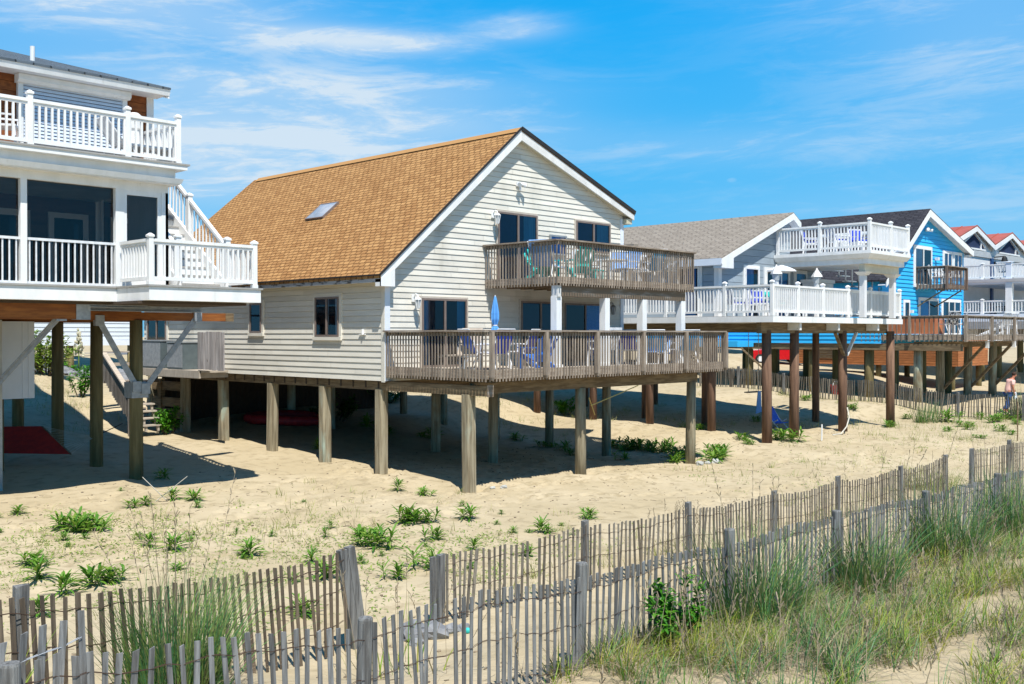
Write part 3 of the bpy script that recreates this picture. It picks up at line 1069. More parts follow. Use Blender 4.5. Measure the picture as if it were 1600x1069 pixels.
# pilings and beams below
gridX = (15.5, 19.3, 24.1)
for x in gridX:
    for y in (16.36, 19.4, 21.7, 24.1, 26.7, 28.9, 31.0):
        zg = gz(x, y)
        piling(H, x, y, -1.33, zg, .128 if x < 16 else .135, 'pile', square=(x < 16), n=12)
b = MB()
b.box(15.42, 15.58, 15.68, 31.3, -1.35, -1.125)
b.build('beam', 'woodbeam', H)
b = MB()
b.box(15.41, 15.59, 15.66, 15.676, -1.36, -1.10)
b.build('beam_end_cap', 'beamgrey', H)
for y in (16.36, 19.4, 24.1, 28.9):
    b = MB()
    b.box(15.6, 24.3, y - .07, y + .07, -1.34, -1.08 if y < 19 else -1.31)
    if y > 19:
        b.box(15.6, 24.3, y - .06, y + .06, -1.31, -1.13)
    b.build('beam', 'woodbeam', H)
for y in (15.95, 24.1):
    b = MB()
    b.box(23.9, 24.06, y if y < 20 else y - .1, YF + 1 if y < 20 else 31, -1.36, -1.345)
b = MB()
b.tube([(15.1, 15.9, -1.2), (19.2, 16.0, -1.55), (19.55, 16.1, -2.0)][1:], .012, 5)
b.build('loose_cable', 'ropeyellow', H)
b = MB()                                      # low crib of timbers at the back corner
for z in (-1.75, -2.25, -2.6):
    b.box(15.40, 15.5, 29.0, 31.2, z, z + .28)
b.box(15.35, 15.5, 30.2, 30.4, -2.9, -1.4)
b.build('crib_wall', 'woodbeam', H)

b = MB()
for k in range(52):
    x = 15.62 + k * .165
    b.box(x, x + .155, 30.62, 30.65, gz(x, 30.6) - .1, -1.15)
b.build('shade_boards', 'under', H)  # plain dark boards added to stand in for the deep shade under the house
# lower deck
DX1, DY0 = 24.57, 15.6
b = deck_boards(X0 + .02, DX1 - .02, DY0 + .04, YF - .04, LF)
DK = b.build('lower_deck', 'deckboard', H)
b = MB()
for k in range(16):
    x = X0 + .3 + k * .58
    b.box(x, x + .04, DY0 + .06, YF - .05, -1.06, LF - .037)
b.build('joists', 'woodbeam', DK)
wood_rail(DK, (X0, YF - .03), (X0, DY0), -1.03, .085, (-1, 0))
wood_rail(DK, (X0, DY0), (DX1, DY0), -1.03, .085, (0, -1))
wood_rail(DK, (DX1, DY0), (DX1, YF - .03), -1.03, .085, (1, 0))
for k in range(6):
    x = (15.40, 17.12, 18.93, 20.76, 22.62, 24.55)[k]
    b = MB()
    b.box(x - .045, x + .045, DY0 - .125, DY0 - .035, -.93, .05)
    b.hexa([(x - .02, DY0 - .11, -1.0), (x + .02, DY0 - .11, -1.0), (x + .02, DY0 - .04, -1.0), (x - .02, DY0 - .04, -1.0)],
           [(x - .045, DY0 - .125, -.931), (x + .045, DY0 - .125, -.931), (x + .045, DY0 - .035, -.931), (x - .045, DY0 - .035, -.931)])
    b.build('rail_post', 'woodv', DK)
# upper deck
UX0, UX1, UY0, UZ = 18.65, 24.43, 16.5, 1.38
b = deck_boards(UX0 + .02, UX1 - .02, UY0 + .04, YF - .04, UZ)
UD = b.build('upper_deck', 'deckboard', H)
b = MB()
for k in range(11):
    x = UX0 + .25 + k * .53
    b.box(x, x + .04, UY0 + .06, YF - .05, 1.19, UZ - .037)
b.build('joists', 'woodbeam', UD)
wood_rail(UD, (UX0, YF - .03), (UX0, UY0), 1.18, 2.31, (-1, 0), joist=.16)
wood_rail(UD, (UX0, UY0), (UX1, UY0), 1.18, 2.31, (0, -1), pitch=.098, joist=.16)
wood_rail(UD, (UX1, UY0), (UX1, YF - .03), 1.18, 2.31, (1, 0), joist=.16)
pass
_ = mk('grey_brown_beam', (.19, .14, .095), (.30, .26, .22), rough=.85, sc=(1.6, 9, 9), lo=.5, hi=.72)
b = MB()
b.box(UX0 + .12, UX1 - .28, UY0 + .1, UY0 + .28, .93, 1.187)
b.build('beam', 'beamgrey', UD)
b = MB()
b.box(UX0 + .04, UX0 + .16, UY0 + .06, UY0 + .27, .91, 1.19)
b.build('beam_end_cap', 'rake', UD)
for x in (18.78, 20.66, 22.25, 24.05):
    b = MB()
    b.box(x - .095, x + .095, UY0 + .1, UY0 + .29, LF, .925)
    b.box(x - .12, x + .12, UY0 + .075, UY0 + .315, LF, LF + .09)
    b.build('column', 'white', H)

# outside stair at the back left, with boarded side
b = MB()
SX0, SX1 = 13.75, 14.42
n = 9
for k in range(n):
    t = k / (n - 1)
    y = 30.5 - 1.6 * t
    z = -1.45 - 1.0 * t
    b.box(SX0 + .05, SX1 - .05, y - .14, y + .16, z - .04, z)
b.box(SX0, 15.3, 30.2, 31.3, -1.5, -1.44)
st = b.build('side_stair', 'woodh', H)
b = MB()
for k in range(20):
    t = k / 19
    y = 30.55 - 1.75 * t
    z = -.62 - 1.2 * t
    b.box(SX0 - .03, SX0, y - .058, y + .058, z - .78 - random.uniform(0, .10), z + .0)
for k in range(6):
    y = 30.65 + k * .13
    b.box(SX0 - .03, SX0, y - .058, y + .058, -1.5 - random.uniform(0, .08), -.62)
b.build('stair_side_boards', 'woodv', st)
b = MB()
b.bar((SX0 - .02, 30.6, -.58), (SX0 - .02, 28.72, -1.84), .15, .045)
b.bar((SX0 - .02, 31.3, -.57), (SX0 - .02, 30.6, -.58), .15, .045)
b.bar((SX0, 31.3, -.56), (15.3, 31.3, -.56), .12, .045)
b.bar((SX0, 31.3, -.95), (15.3, 31.3, -.95), .04, .1)
b.build('stair_handrail', 'deckboard', st)
for y, z in ((31.3, -.6), (28.8, -1.9)):
    b = MB()
    b.box(SX0 - .1, SX0 + .02, y - .06, y + .06, -3.2, z)
    b.build('stair_post', 'woodv', st)
b = MB()
for k in range(4):
    y, z = 28.85 - k * .13, -2.05 - k * .2
    b.box(SX0 + .1, SX1, y - .13, y + .12, z - .045, z)
    b.box(SX0 + .2, SX0 + .26, y - .1, y - .02, z - .19, z - .045)
    b.box(SX1 - .1, SX1 - .04, y - .1, y - .02, z - .19, z - .045)
b.build('bottom_steps', 'deckboard', st)

# shelf that carries the two air conditioners, and its wooden screen
b = MB()
b.box(14.42, X0 - .04, 26.1, 30.0, -1.09, -1.03)
b.box(14.40, 14.46, 26.1, 30.0, -1.24, -1.03)
for y in (26.3, 28, 29.8):
    b.box(14.5, X0 + .05, y - .05, y + .05, -1.24, -1.095)
sh = b.build('equipment_shelf', 'deckboard', H)
b = MB()
for k in range(9):
    y = 24.78 + k * .155
    b.box(14.40 - (k % 2) * .006, 14.43, y, y + .15, -.99 + random.uniform(-.012, .012), .06 + random.uniform(-.02, .01))
M['screenwood'] = mk('silvered_screen_boards', (.44, .41, .40), (.26, .235, .225), rough=.9, sc=(16, 16, 1.4), island=.22, col3=(.16, .14, .13), sc3=(12, 12, 5), lo3=.66, hi3=.72)
b.build('equipment_screen', 'screenwood', H)

# ------------------------------------------------------------------ the white house at the left
Wh = thing('white_house', 'white three level house on tall poles with screened porch and slatted roller shutter', 'house', (9, 21, -3.3))
wF = Fr((0, 20.3), (1, 0), (0, -1))
XL = -3.0
# lower floor slab and the bumped-out deck
M['compdeck'] = mk('composite_deck', (.34, .33, .31), (.30, .29, .27), rough=.8)
b = MB()
b.box(XL, 9.37, 20.28, 31, .66, .925)
b.box(9.37, 11.85, 18.88, 25.5, .66, .925)
WD = b.build('lower_deck', 'white', Wh)
b = MB()
b.box(XL, 9.39, 20.25, 31, .928, .965)
b.box(9.34, 11.89, 18.85, 25.5, .928, .965)
b.build('deck_edge', 'compdeck', WD)
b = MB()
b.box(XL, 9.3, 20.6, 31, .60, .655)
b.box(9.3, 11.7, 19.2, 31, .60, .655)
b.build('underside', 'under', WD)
ZD = .965
white_rail(WD, (9.43, 20.2), (9.43, 18.98), ZD, ZD + .90)
white_rail(WD, (9.43, 18.96), (11.76, 18.96), ZD, ZD + .90)
white_rail(WD, (11.76, 18.96), (11.76, 20.0), ZD, ZD + .90)
rail_posts(WD, [(9.43, 18.96), (11.74, 18.96), (11.74, 20.05)], ZD, ZD + .93, .098, 'white')
# porch
for x0, x1 in ((7.50, 7.62), (9.36, 9.54), (10.35, 10.5), (5.5, 5.62), (3.5, 3.62)):
    b = MB()
    wF.box(b, x0, x1, -.14, 0, ZD, 2.97)
    b.build('porch_post', 'white', Wh)
b = MB()
wF.box(b, XL, 10.5, -.14, .004, 2.97, 3.16)
b.build('porch_header', 'white', Wh)
for x0, x1 in ((7.62, 9.36), (5.62, 7.50), (3.62, 5.5)):
    b = MB()
    wF.box(b, x0, x1, -.09, -.03, ZD + .84, ZD + .89)
    wF.box(b, x0, x1, -.09, -.03, ZD, ZD + .05)
    n = int((x1 - x0) / .118)
    for k in range(n):
        x = x0 + (x1 - x0) * (k + .5) / n
        wF.box(b, x - .013, x + .013, -.075, -.045, ZD + .05, ZD + .84)
    b.build('porch_railing', 'metalw', Wh)
    b = MB()
    b.quad([wF.p(x0, -.115, ZD), wF.p(x1, -.115, ZD), wF.p(x1, -.115, 2.97), wF.p(x0, -.115, 2.97)])
    b.build('insect_screen', 'screen', Wh)
# porch interior
pB = Fr((0, 23.6), (1, 0), (0, -1))
M['porchwall'] = mk('porch_back_wall', (.15, .06, .04), (.11, .045, .03), sc=(1, 1, 8))
b = MB()
b.quad([pB.p(XL, 0, ZD), pB.p(10.4, 0, ZD), pB.p(10.4, 0, 3.1), pB.p(XL, 0, 3.1)])
b.build('porch_back_wall', 'porchwall', Wh)
b = MB()
b.box(XL, 10.4, 20.45, 23.6, 3.08, 3.12)
b.build('porch_ceiling', 'soffit', Wh)
window(Wh, pB, 5.9, 8.9, ZD + .03, 2.75, 'white', fw=.14, lights=3, back='dark', curtain=((.35, .62, 'navy'),), name='sliding_door')
window(Wh, pB, 9.3, 10.2, ZD + .03, 2.75, 'white', fw=.12, lights=1, back='dark')
window(Wh, pB, 2.9, 5.3, ZD + .03, 2.75, 'white', fw=.14, lights=2, back='dark', name='sliding_door')
# right end of the porch: framed screen door, side wall
b = MB()
wF.box(b, 9.54, 10.35, -.09, -.01, 2.86, 2.97)
wF.box(b, 9.54, 9.60, -.09, -.01, ZD, 2.86)
wF.box(b, 10.27, 10.35, -.09, -.01, ZD, 2.86)
wF.box(b, 9.60, 10.27, -.09, -.01, ZD, ZD + .2)
dr = b.build('screen_door', 'white', Wh)
b = MB()
b.quad([wF.p(9.6, -.05, ZD + .2), wF.p(10.27, -.05, ZD + .2), wF.p(10.27, -.05, 2.86), wF.p(9.6, -.05, 2.86)])
b.build('insect_screen', 'screen', dr)
fR = Fr((10.5, 20.3), (0, 1), (1, 0))
b = MB()
for a, c in ((.0, .14), (.3, 1.74), (3.1, 10.7)):
    fR.box(b, a, c, -.06, 0, ZD, 3.13)
fR.box(b, .14, 3.1, -.06, 0, ZD, ZD + .1)
b.build('side_wall', 'white', Wh)
b = MB()
b.quad([fR.p(.14, -.03, ZD), fR.p(3.1, -.03, ZD), fR.p(3.1, -.03, 3.1), fR.p(.14, -.03, 3.1)])
b.build('insect_screen', 'screen', Wh)
# upper deck: two stepped fascia boards
b = MB()
b.box(XL, 10.62, 20.02, 31, 3.13, 3.15)
b.hexa([(XL, 20.0, 3.15), (10.64, 20.0, 3.15), (10.64, 31, 3.15), (XL, 31, 3.15)], [(XL, 19.96, 3.25), (10.68, 19.96, 3.25), (10.68, 31, 3.25), (XL, 31, 3.25)])
b.box(XL, 10.56, 20.10, 31, 3.25, 3.44)
b.box(XL, 10.73, 19.90, 31, 3.44, 3.53)
WU = b.build('upper_deck', 'white', Wh)
b = MB()
b.box(XL, 10.78, 19.88, 31, 3.53, 3.565)
b.build('deck_edge', 'compdeck', WU)
ZU = 3.565
rx = [10.58, 9.48, 7.57, 5.66, 3.75, 1.84]
for k in range(5):
    white_rail(WU, (rx[k + 1], 20.03), (rx[k], 20.03), ZU, ZU + .88, gap=.05)
rail_posts(WU, [(x, 20.03) for x in rx], ZU, ZU + .97, .098, 'white')
white_rail(WU, (10.58, 20.03), (10.58, 21.7), ZU, ZU + .88, gap=.05)
rail_posts(WU, [(10.58, 21.75)], ZU, ZU + .97, .098, 'white')
# upper storey
uF = Fr((0, 21.6), (1, 0), (0, -1))
b = MB()
lap(b, uF, ZU, 5.3, .19, lambda z: (XL, 10.70), out=.015)
lap(b, Fr((10.79, 21.6), (0, 1), (1, 0)), ZU, 5.35, .19, lambda z: (0, 9.5), out=.015)
b.build('upper_wall', 'shinglebrown', Wh)
b = MB()
uF.box(b, 10.66, 10.82, -.02, .03, ZU, 5.3)
b.build('corner_trim', 'white', Wh)
b = MB()
uF.box(b, 7.86, 10.2, .03, .26, 5.115, 5.222)
b.hexa([uF.p(7.86, .03, 5.06), uF.p(10.2, .03, 5.06), uF.p(10.2, .2, 5.06), uF.p(7.86, .2, 5.06)], [uF.p(7.86, .03, 5.115), uF.p(10.2, .03, 5.115), uF.p(10.2, .26, 5.115), uF.p(7.86, .26, 5.115)])
for x0, x1 in ((7.90, 8.0), (10.07, 10.17)):
    uF.box(b, x0, x1, .02, .12, ZU, 5.06)
sh = b.build('roller_shutter', 'white', Wh)
M['shutter'] = mk('shutter_slats', (.58, .66, .76), (.54, .62, .72), rough=.4)
b = MB()
z = ZU + .02
while z < 5.03:
    b.quad([uF.p(8.0, .10, z), uF.p(10.07, .10, z), uF.p(10.07, .085, z + .06), uF.p(8.0, .085, z + .06)])
    b.quad([uF.p(8.0, .06, z + .06), uF.p(10.07, .06, z + .06), uF.p(10.07, .085, z + .06), uF.p(8.0, .085, z + .06)])
    b.quad([uF.p(8.0, .06, z + .06), uF.p(10.07, .06, z + .06), uF.p(10.07, .06, z + .072), uF.p(8.0, .06, z + .072)])
    z += .072
b.build('shutter_curtain', 'shutter', sh)
# roof: shallow slope rising inland
b = MB()
roof_plane(b, (XL, 21.05, 5.40), (10.96, 21.05, 5.40), (10.96, 31.5, 8.30), (XL, 31.5, 8.30), th=.05)
rf = b.build('roof', 'roofslate', Wh)
b = MB()
b.hexa([(XL, 21.09, 5.225), (10.95, 21.09, 5.225), (10.95, 21.13, 5.225), (XL, 21.13, 5.225)], [(XL, 21.06, 5.355), (10.95, 21.06, 5.355), (10.95, 21.13, 5.37), (XL, 21.13, 5.37)])
b.hexa([(10.91, 21.10, 5.17), (10.95, 21.10, 5.17), (10.95, 31.4, 8.02), (10.91, 31.4, 8.02)], [(10.91, 21.10, 5.345), (10.95, 21.10, 5.345), (10.95, 31.4, 8.22), (10.91, 31.4, 8.22)])
b.build('eave_board', 'white', rf)
b = MB()
b.box(XL, 10.9, 21.13, 21.6, 5.23, 5.245)
b.build('soffit', 'whiteblue', rf)
b = MB()
b.tube([(8.72, 22.9, 5.6), (8.72, 22.9, 6.22)], .05, 10)
b.build('vent_pipe', 'white', rf)
# outside stair between the two decks
n = 13
b = MB()
for k in range(n):
    t = (k + .5) / n
    y = 20.2 + 3.4 * t
    z = ZD + (ZU - ZD) * t
    b.box(10.62, 11.68, y - .10, y + .19, z - .02, z + .02)
ws = b.build('outside_stair', 'compdeck', Wh)
b = MB()
for k in range(n):
    t = (k + .5) / n
    b.box(10.62, 11.68, 20.2 + 3.4 * t - .085, 20.2 + 3.4 * t - .07, ZD + (ZU - ZD) * t - .17, ZD + (ZU - ZD) * t - .02)
b.build('riser', 'white', ws)
b = MB()
for x in (10.60, 11.70):
    b.bar((x, 20.1, ZD + .05), (x, 23.7, ZU + .02), .05, .30)
b.build('stringer', 'white', ws)
white_rail(ws, (11.74, 20.1), (11.74, 23.6), ZD + .06, ZD + .98, rise=(ZU - ZD) * .99, gap=.03, pitch=.15, bw=.03)
white_rail(ws, (10.62, 20.3), (10.62, 21.3), ZD + .06, ZD + .98, rise=.78, gap=.03)
rail_posts(ws, [(11.74, 20.05), (10.66, 20.2)], ZD, ZD + 1.08, .11, 'white')
rail_posts(ws, [(11.74, 21.7)], ZD + 1.1, ZD + 2.2, .11, 'white')
rail_posts(ws, [(11.74, 23.62)], ZU - .3, ZU + 1.02, .11, 'white')
# structure underneath
b = MB()
b.box(4, 8.97, 20.66, 20.86, .30, .655)
b.build('beam', 'redwood', Wh)
b = MB()
b.box(8.70, 8.985, 20.64, 20.88, .29, .66)
b.build('beam_end_cap', 'galv', Wh)
for x1, y, z0 in ((10.2, 20.72, .56), (11.76, 21.2, .5)):
    b = MB()
    b.box(8.9 if y < 21 else 9.0, x1, y - .09, y + .09, z0 - .015, z0)
    b.box(8.9 if y < 21 else 9.0, x1, y - .012, y + .012, z0, .60)
    b.box(8.9 if y < 21 else 9.0, x1, y - .09, y + .09, .585, .60)
    b.build('steel_beam', 'galv', Wh)
b = MB()
b.box(7.0, 13.1, 22.45, 22.65, .31, .5)
b.build('beam', 'redwood', Wh)
b = MB()
b.box(13.1, 13.32, 22.44, 22.66, .305, .505)
b.build('beam_end', 'woodbeam', Wh)
for y in (24.7, 27.4):
    b = MB()
    b.box(7.0, 12.0, y - .1, y + .1, .3, .59)
    b.build('beam', 'redwood', Wh)
for x, y in ((10.87, 22.55), (10.9, 24.7), (11.05, 27.4), (8.0, 27.2), (8.0, 30), (11, 30)):
    piling(Wh, x, y, .32 if y < 23 else .3, gz(x, y), .15, 'pilegreen', n=14)
b = MB()
b.box(7.2, 8.02, 22.75, 23.4, -3.9, .3)
b.build('concrete_pillar', 'concrete', Wh)


def steel_brace(p0, p1):
    m_ = MB()
    m_.bar(p0, p1, .10, .02)
    m_.bar(Vector(p0) + Vector((0, -.04, 0)), Vector(p1) + Vector((0, -.04, 0)), .016, .13)
    m_.build('brace', 'galv', Wh)
    for p in (p0, p1):
        m_ = MB()
        m_.box(p[0] - .10, p[0] + .10, p[1] - .09, p[1] + .03, p[2] - .12, p[2] + .12)
        m_.build('bracket', 'galv', Wh)


steel_brace((10.98, 22.38, -1.25), (12.35, 22.5, .42))
steel_brace((10.78, 22.40, -1.20), (9.97, 22.5, .3))
steel_brace((7.66, 22.5, -1.22), (8.42, 20.76, .38))
b = MB()
b.box(10.67, 11.07, 22.36, 22.74, -1.46, -1.1)
b.build('pole_collar', 'galv', Wh)
b = MB()
b.box(8.35, 9.12, 23.9, 26.0, -1.45, .28)
for x in (8.85, 8.98):
    b.box(x, x + .02, 23.885, 23.9, -1.45, .28)
en = b.build('hanging_enclosure', 'whiteblue', Wh)
b = MB()
b.tube([(8.75, 25.2, -3.7), (8.75, 25.2, -1.45)], .16, 12)
b.build('piling', 'pilegreen', Wh)

# ------------------------------------------------------------------ the grey house
G = thing('grey_house', 'low blue grey house with grey brown roof and two white railed decks on brown poles', 'house', (29.1, 18.7, -3.3))
gF = Fr((29.1, 18.7), (1, 0), (0, -1))
gL = Fr((29.1, 18.7), (0, 1), (-1, 0))
GE, GR, GRZ = (28.78, 2.50), 33.47, 4.37
gs = (GRZ - GE[1]) / (GR - GE[0])
b = MB()


def clipG(z):
    a = 0 if z < 2.42 else (z + .1 - GE[1]) / gs + GE[0] - 29.1
    c = 7.1 if z < 2.5 else min(4.7, GR + (GRZ - .1 - z) / .55 - 29.1)
    return a, c


lap(b, gF, .34, 4.28, .235, clipG, out=.013)
lap(b, gL, .34, 2.52, .235, lambda z: (0, 14.3), out=.013)
b.quad([(36.2, 18.7, .3), (36.2, 33, .3), (36.2, 33, 2.7), (36.2, 18.7, 2.7)])
b.quad([(33.8, 18.7, 2.5), (33.8, 33, 2.5), (33.8, 33, 4.1), (33.8, 18.7, 4.1)])
b.quad([(33.8, 18.7, 2.7), (36.2, 18.7, 2.7), (36.2, 33, 2.7), (33.8, 33, 2.7)])
b.quad([(29.1, 33, .3), (36.2, 33, .3), (36.2, 33, 2.5), (29.1, 33, 2.5)])
b.build('wall', 'greysiding', G)
for fr_, a0, a1 in ((gF, -.02, .16), (gL, -.02, .14)):
    b = MB()
    fr_.box(b, a0, a1, 0, .035, .54, 2.40)
    b.build('corner_trim', 'white', G)
b = MB()
roof_plane(b, (GE[0], 33.3, GE[1]), (GE[0], 18.36, GE[1]), (GR, 18.36, GRZ), (GR, 33.3, GRZ), th=.07)
roof_plane(b, (34.02, 18.36, 4.07), (34.02, 33.3, 4.07), (GR, 33.3, GRZ), (GR, 18.36, GRZ), th=.07)
rf = b.build('roof', 'roofgrey', G)
b = MB()
y0, y1 = 18.35, 18.39
b.hexa([(GE[0], y0, GE[1] - .26), (GR, y0, GRZ - .27), (GR, y1, GRZ - .27), (GE[0], y1, GE[1] - .26)], [(GE[0], y0, GE[1] - .04), (GR, y0, GRZ - .04), (GR, y1, GRZ - .04), (GE[0], y1, GE[1] - .04)])
b.hexa([(GR, y0, GRZ - .27), (34.02, y0, 3.80), (34.02, y1, 3.80), (GR, y1, GRZ - .27)], [(GR, y0, GRZ - .04), (34.02, y0, 4.03), (34.02, y1, 4.03), (GR, y1, GRZ - .04)])
b.box(GE[0] + .01, 29.48, y0 + .005, 18.69, GE[1] - .34, GE[1] - .22)
b.hexa([(GE[0], y0 - .002, GE[1] - .33), (29.48, y0 - .002, GE[1] - .33), (29.48, y1, GE[1] - .33), (GE[0], y1, GE[1] - .33)], [(GE[0], y0 - .002, GE[1] - .2), (29.48, y0 - .002, GE[1] + .02), (29.48, y1, GE[1] + .02), (GE[0], y1, GE[1] - .2)])
b.build('rake_board', 'white', rf)
b = MB()
b.box(GE[0] - .02, GE[0] + .02, 18.37, 33.3, GE[1] - .24, GE[1] - .02)
b.build('eave_board', 'whiteblue', rf)
b = MB()
b.quad([(GE[0], 18.39, GE[1] - .2), (GR, 18.39, GRZ - .2), (GR, 18.7, GRZ - .2), (GE[0], 18.7, GE[1] - .2)])
b.quad([(34.0, 18.39, 3.85), (GR, 18.39, GRZ - .2), (GR, 18.7, GRZ - .2), (34.0, 18.7, 3.85)])
b.quad([(GE[0] + .02, 18.4, GE[1] - .23), (29.1, 18.4, GE[1] - .23), (29.1, 33, GE[1] - .23), (GE[0] + .02, 33, GE[1] - .23)])
b.build('soffit', 'whiteblue', rf)
b = MB()
b.box(30.55, 30.85, 23.3, 23.7, 3.2, 3.36)
b.build('roof_vent', 'roofgrey', rf)
GF = .55
window(G, gF, 1.60, 2.46, GF + .02, 2.28, 'metalw', back='dark', curtain=((.03, .66, 'skyblue'),), lights=1, trim='white', tw=.09, name='door')
window(G, gF, 2.98, 4.56, GF + .02, 2.24, 'white', back='dark', curtain=((.5, .97, 'skyblue'),), trim='white', tw=.11, name='sliding_door')
window(G, gF, 5.05, 5.85, 1.35, 2.26, 'white', back='dark', curtain=((.1, .8, 'skyblue'),), lights=1, trim='white', tw=.08)
window(G, gL, .72, 1.55, GF + .02, 2.25, 'white', back='dark', curtain=((.1, .8, 'skyblue'),), lights=1, trim='white', tw=.10, name='door')
window(G, gL, 4.2, 5.0, 1.3, 2.1, 'white', back='dark', lights=1, trim='white', tw=.08)
# lower deck, wrapping round the left side
b = MB()
b.box(27.76, 37.05, 15.9, 18.69, .36, .54)
b.box(27.76, 29.08, 18.69, 33, .36, .54)
GD = b.build('lower_deck', 'white', G)
b = MB()
b.box(27.78, 37.02, 15.93, 18.65, .541, .555)
b.box(27.78, 29.05, 18.65, 32.9, .541, .555)
b.build('deck_floor', 'compdeck', GD)
ZG = .555
px = [27.84, 29.41, 31.05, 32.82, 34.53, 36.95]
for k in range(5):
    white_rail(GD, (px[k], 15.98), (px[k + 1], 15.98), ZG, ZG + .96, gap=.10)
py = [15.98, 17.65, 19.9, 22.1, 24.3, 26.6, 29, 32.5]
for k in range(7):
    white_rail(GD, (27.84, py[k]), (27.84, py[k + 1]), ZG, ZG + .96, gap=.10)
white_rail(GD, (36.95, 15.98), (36.95, 18.6), ZG, ZG + .96)
rail_posts(GD, [(x, 15.98) for x in px] + [(27.84, y) for y in py[1:]], ZG, ZG + 1.02, .098, 'white')
# upper deck
b = MB()
b.box(32.85, 35.72, 15.28, 18.68, 2.36, 2.55)
b.hexa([(32.75, 15.2, 2.55), (35.76, 15.2, 2.55), (35.76, 18.68, 2.55), (32.75, 18.68, 2.55)], [(32.65, 15.1, 2.69), (35.84, 15.1, 2.69), (35.84, 18.68, 2.69), (32.65, 18.68, 2.69)])
b.box(32.65, 35.84, 15.1, 18.68, 2.69, 2.80)
GU = b.build('upper_deck', 'white', G)
ZV = 2.80
for p0, p1 in (((32.72, 18.6), (32.72, 16.95)), ((32.72, 16.95), (32.72, 15.17)), ((32.72, 15.17), (34.35, 15.17)), ((34.35, 15.17), (35.76, 15.17)), ((35.76, 15.17), (35.76, 18.5))):
    white_rail(GU, p0, p1, ZV, ZV + .93, gap=.10)
rail_posts(GU, [(32.72, 16.95), (32.72, 15.17), (34.35, 15.17), (35.76, 15.17), (32.72, 18.55)], ZV, ZV + 1.0, .098, 'white')
M['creamtrim'] = mk('cream_header', (.62, .56, .42), (.56, .5, .38))
b = MB()
b.box(32.9, 35.6, 15.42, 15.62, 2.08, 2.355)
b.build('header', 'creamtrim', GU)
for x in (33.0, 35.3):
    b = MB()
    b.box(x - .09, x + .09, 15.43, 15.61, ZG, 1.98)
    b.hexa([(x - .13, 15.39, 1.98), (x + .13, 15.39, 1.98), (x + .13, 15.65, 1.98), (x - .13, 15.65, 1.98)], [(x - .22, 15.3, 2.09), (x + .22, 15.3, 2.09), (x + .22, 15.74, 2.09), (x - .22, 15.74, 2.09)])
    b.build('column', 'whitewall', G)
# stair up to the upper deck at the right end
b = MB()
for k in range(11):
    t = k / 10
    b.box(36.3, 37.0, 16.2 + 2.6 * t - .1, 16.2 + 2.6 * t + .14, ZG + .15 + 2.1 * t, ZG + .19 + 2.1 * t)
    b.box(36.28, 36.31, 16.2 + 2.6 * t - .02, 16.2 + 2.6 * t + .02, ZG + .19 + 2.1 * t, ZG + .95 + 2.1 * t)
b.build('spiral_stair', 'metalg', G)
# poles and beams
b = MB()
b.box(27.95, 36.9, 16.42, 16.58, .02, .355)
b.build('beam', 'woodbeam', G)
for x in (28.4, 31.9, 35.6):
    b = MB()
    b.box(x - .07, x + .07, 16.6, 32.5, .06, .34)
    b.build('beam', 'woodbeam', G)
b = MB()
for x in (29.6, 32.2, 35.2):
    b.box(x - .06, x + .06, 15.98, 16.41, .12, .35)
b.build('joist_ends', 'rake', G)
for x, y in ((28.4, 16.5), (30.15, 16.5), (33.5, 16.5), (36.9, 16.3), (28.4, 18.5), (28.4, 21), (28.4, 23.5), (28.4, 26.2), (30.2, 19.9), (30.2, 22.5), (32.2, 21), (35.6, 18.6), (35.6, 26), (32.2, 27), (28.4, 29.5)):
    piling(G, x, y, .10, gz(x, y), .15 if y < 17 else .13, 'pilebrown', n=12)
for p0, p1, m_ in (((33.42, 16.4, -.75), (32.75, 16.4, .05), 'woodbeam'), ((33.6, 16.4, -.75), (34.35, 16.4, .05), 'rake')):
    b = MB()
    b.bar(p0, p1, .11, .06)
    b.build('brace', m_, G)

# ------------------------------------------------------------------ the bright blue house
B = thing('blue_house', 'bright blue lap sided house with dark roof, small wooden balcony and wide wooden deck', 'house', (44.1, 19.9, -3))
bF = Fr((44.1, 19.9), (1, 0), (0, -1))
bL = Fr((44.1, 19.9), (0, 1), (-1, 0))
BE, BR_, BRZ, BQ = (43.75, 2.40), 48.5, 5.92, (54.0, 4.28)
b1 = (BRZ - BE[1]) / (BR_ - BE[0])
b2 = (BRZ - BQ[1]) / (BQ[0] - BR_)


def clipB(z):
    a = 0 if z < 2.4 else (z + .12 - BE[1]) / b1 + BE[0] - 44.1
    c = 9.5 if z < 4.2 else BQ[0] - (z + .12 - BQ[1]) / b2 - 44.1
    return max(0, a), min(9.5, c)


b = MB()
lap(b, bF, -.43, 5.8, .185, clipB, out=.035)
lap(b, bL, -.43, 2.5, .185, lambda z: (0, 14), out=.035)
b.quad([(53.6, 19.9, -.4), (53.6, 34, -.4), (53.6, 34, 4.2), (53.6, 19.9, 4.2)])
b.quad([(44.1, 19.9, -.43), (53.6, 19.9, -.43), (53.6, 34, -.43), (44.1, 34, -.43)])
b.build('wall', 'bluesiding', B)
b = MB()
bF.box(b, 9.36, 9.52, 0, .045, -.43, 4.15)
b.build('corner_trim', 'bluesiding', B)
b = MB()
roof_plane(b, (BE[0], 34.3, BE[1]), (BE[0], 19.5, BE[1]), (BR_, 19.5, BRZ), (BR_, 34.3, BRZ))
roof_plane(b, (BQ[0], 19.5, BQ[1]), (BQ[0], 34.3, BQ[1]), (BR_, 34.3, BRZ), (BR_, 19.5, BRZ))
rf = b.build('roof', 'roofdark', B)
b = MB()
y0, y1 = 19.49, 19.53
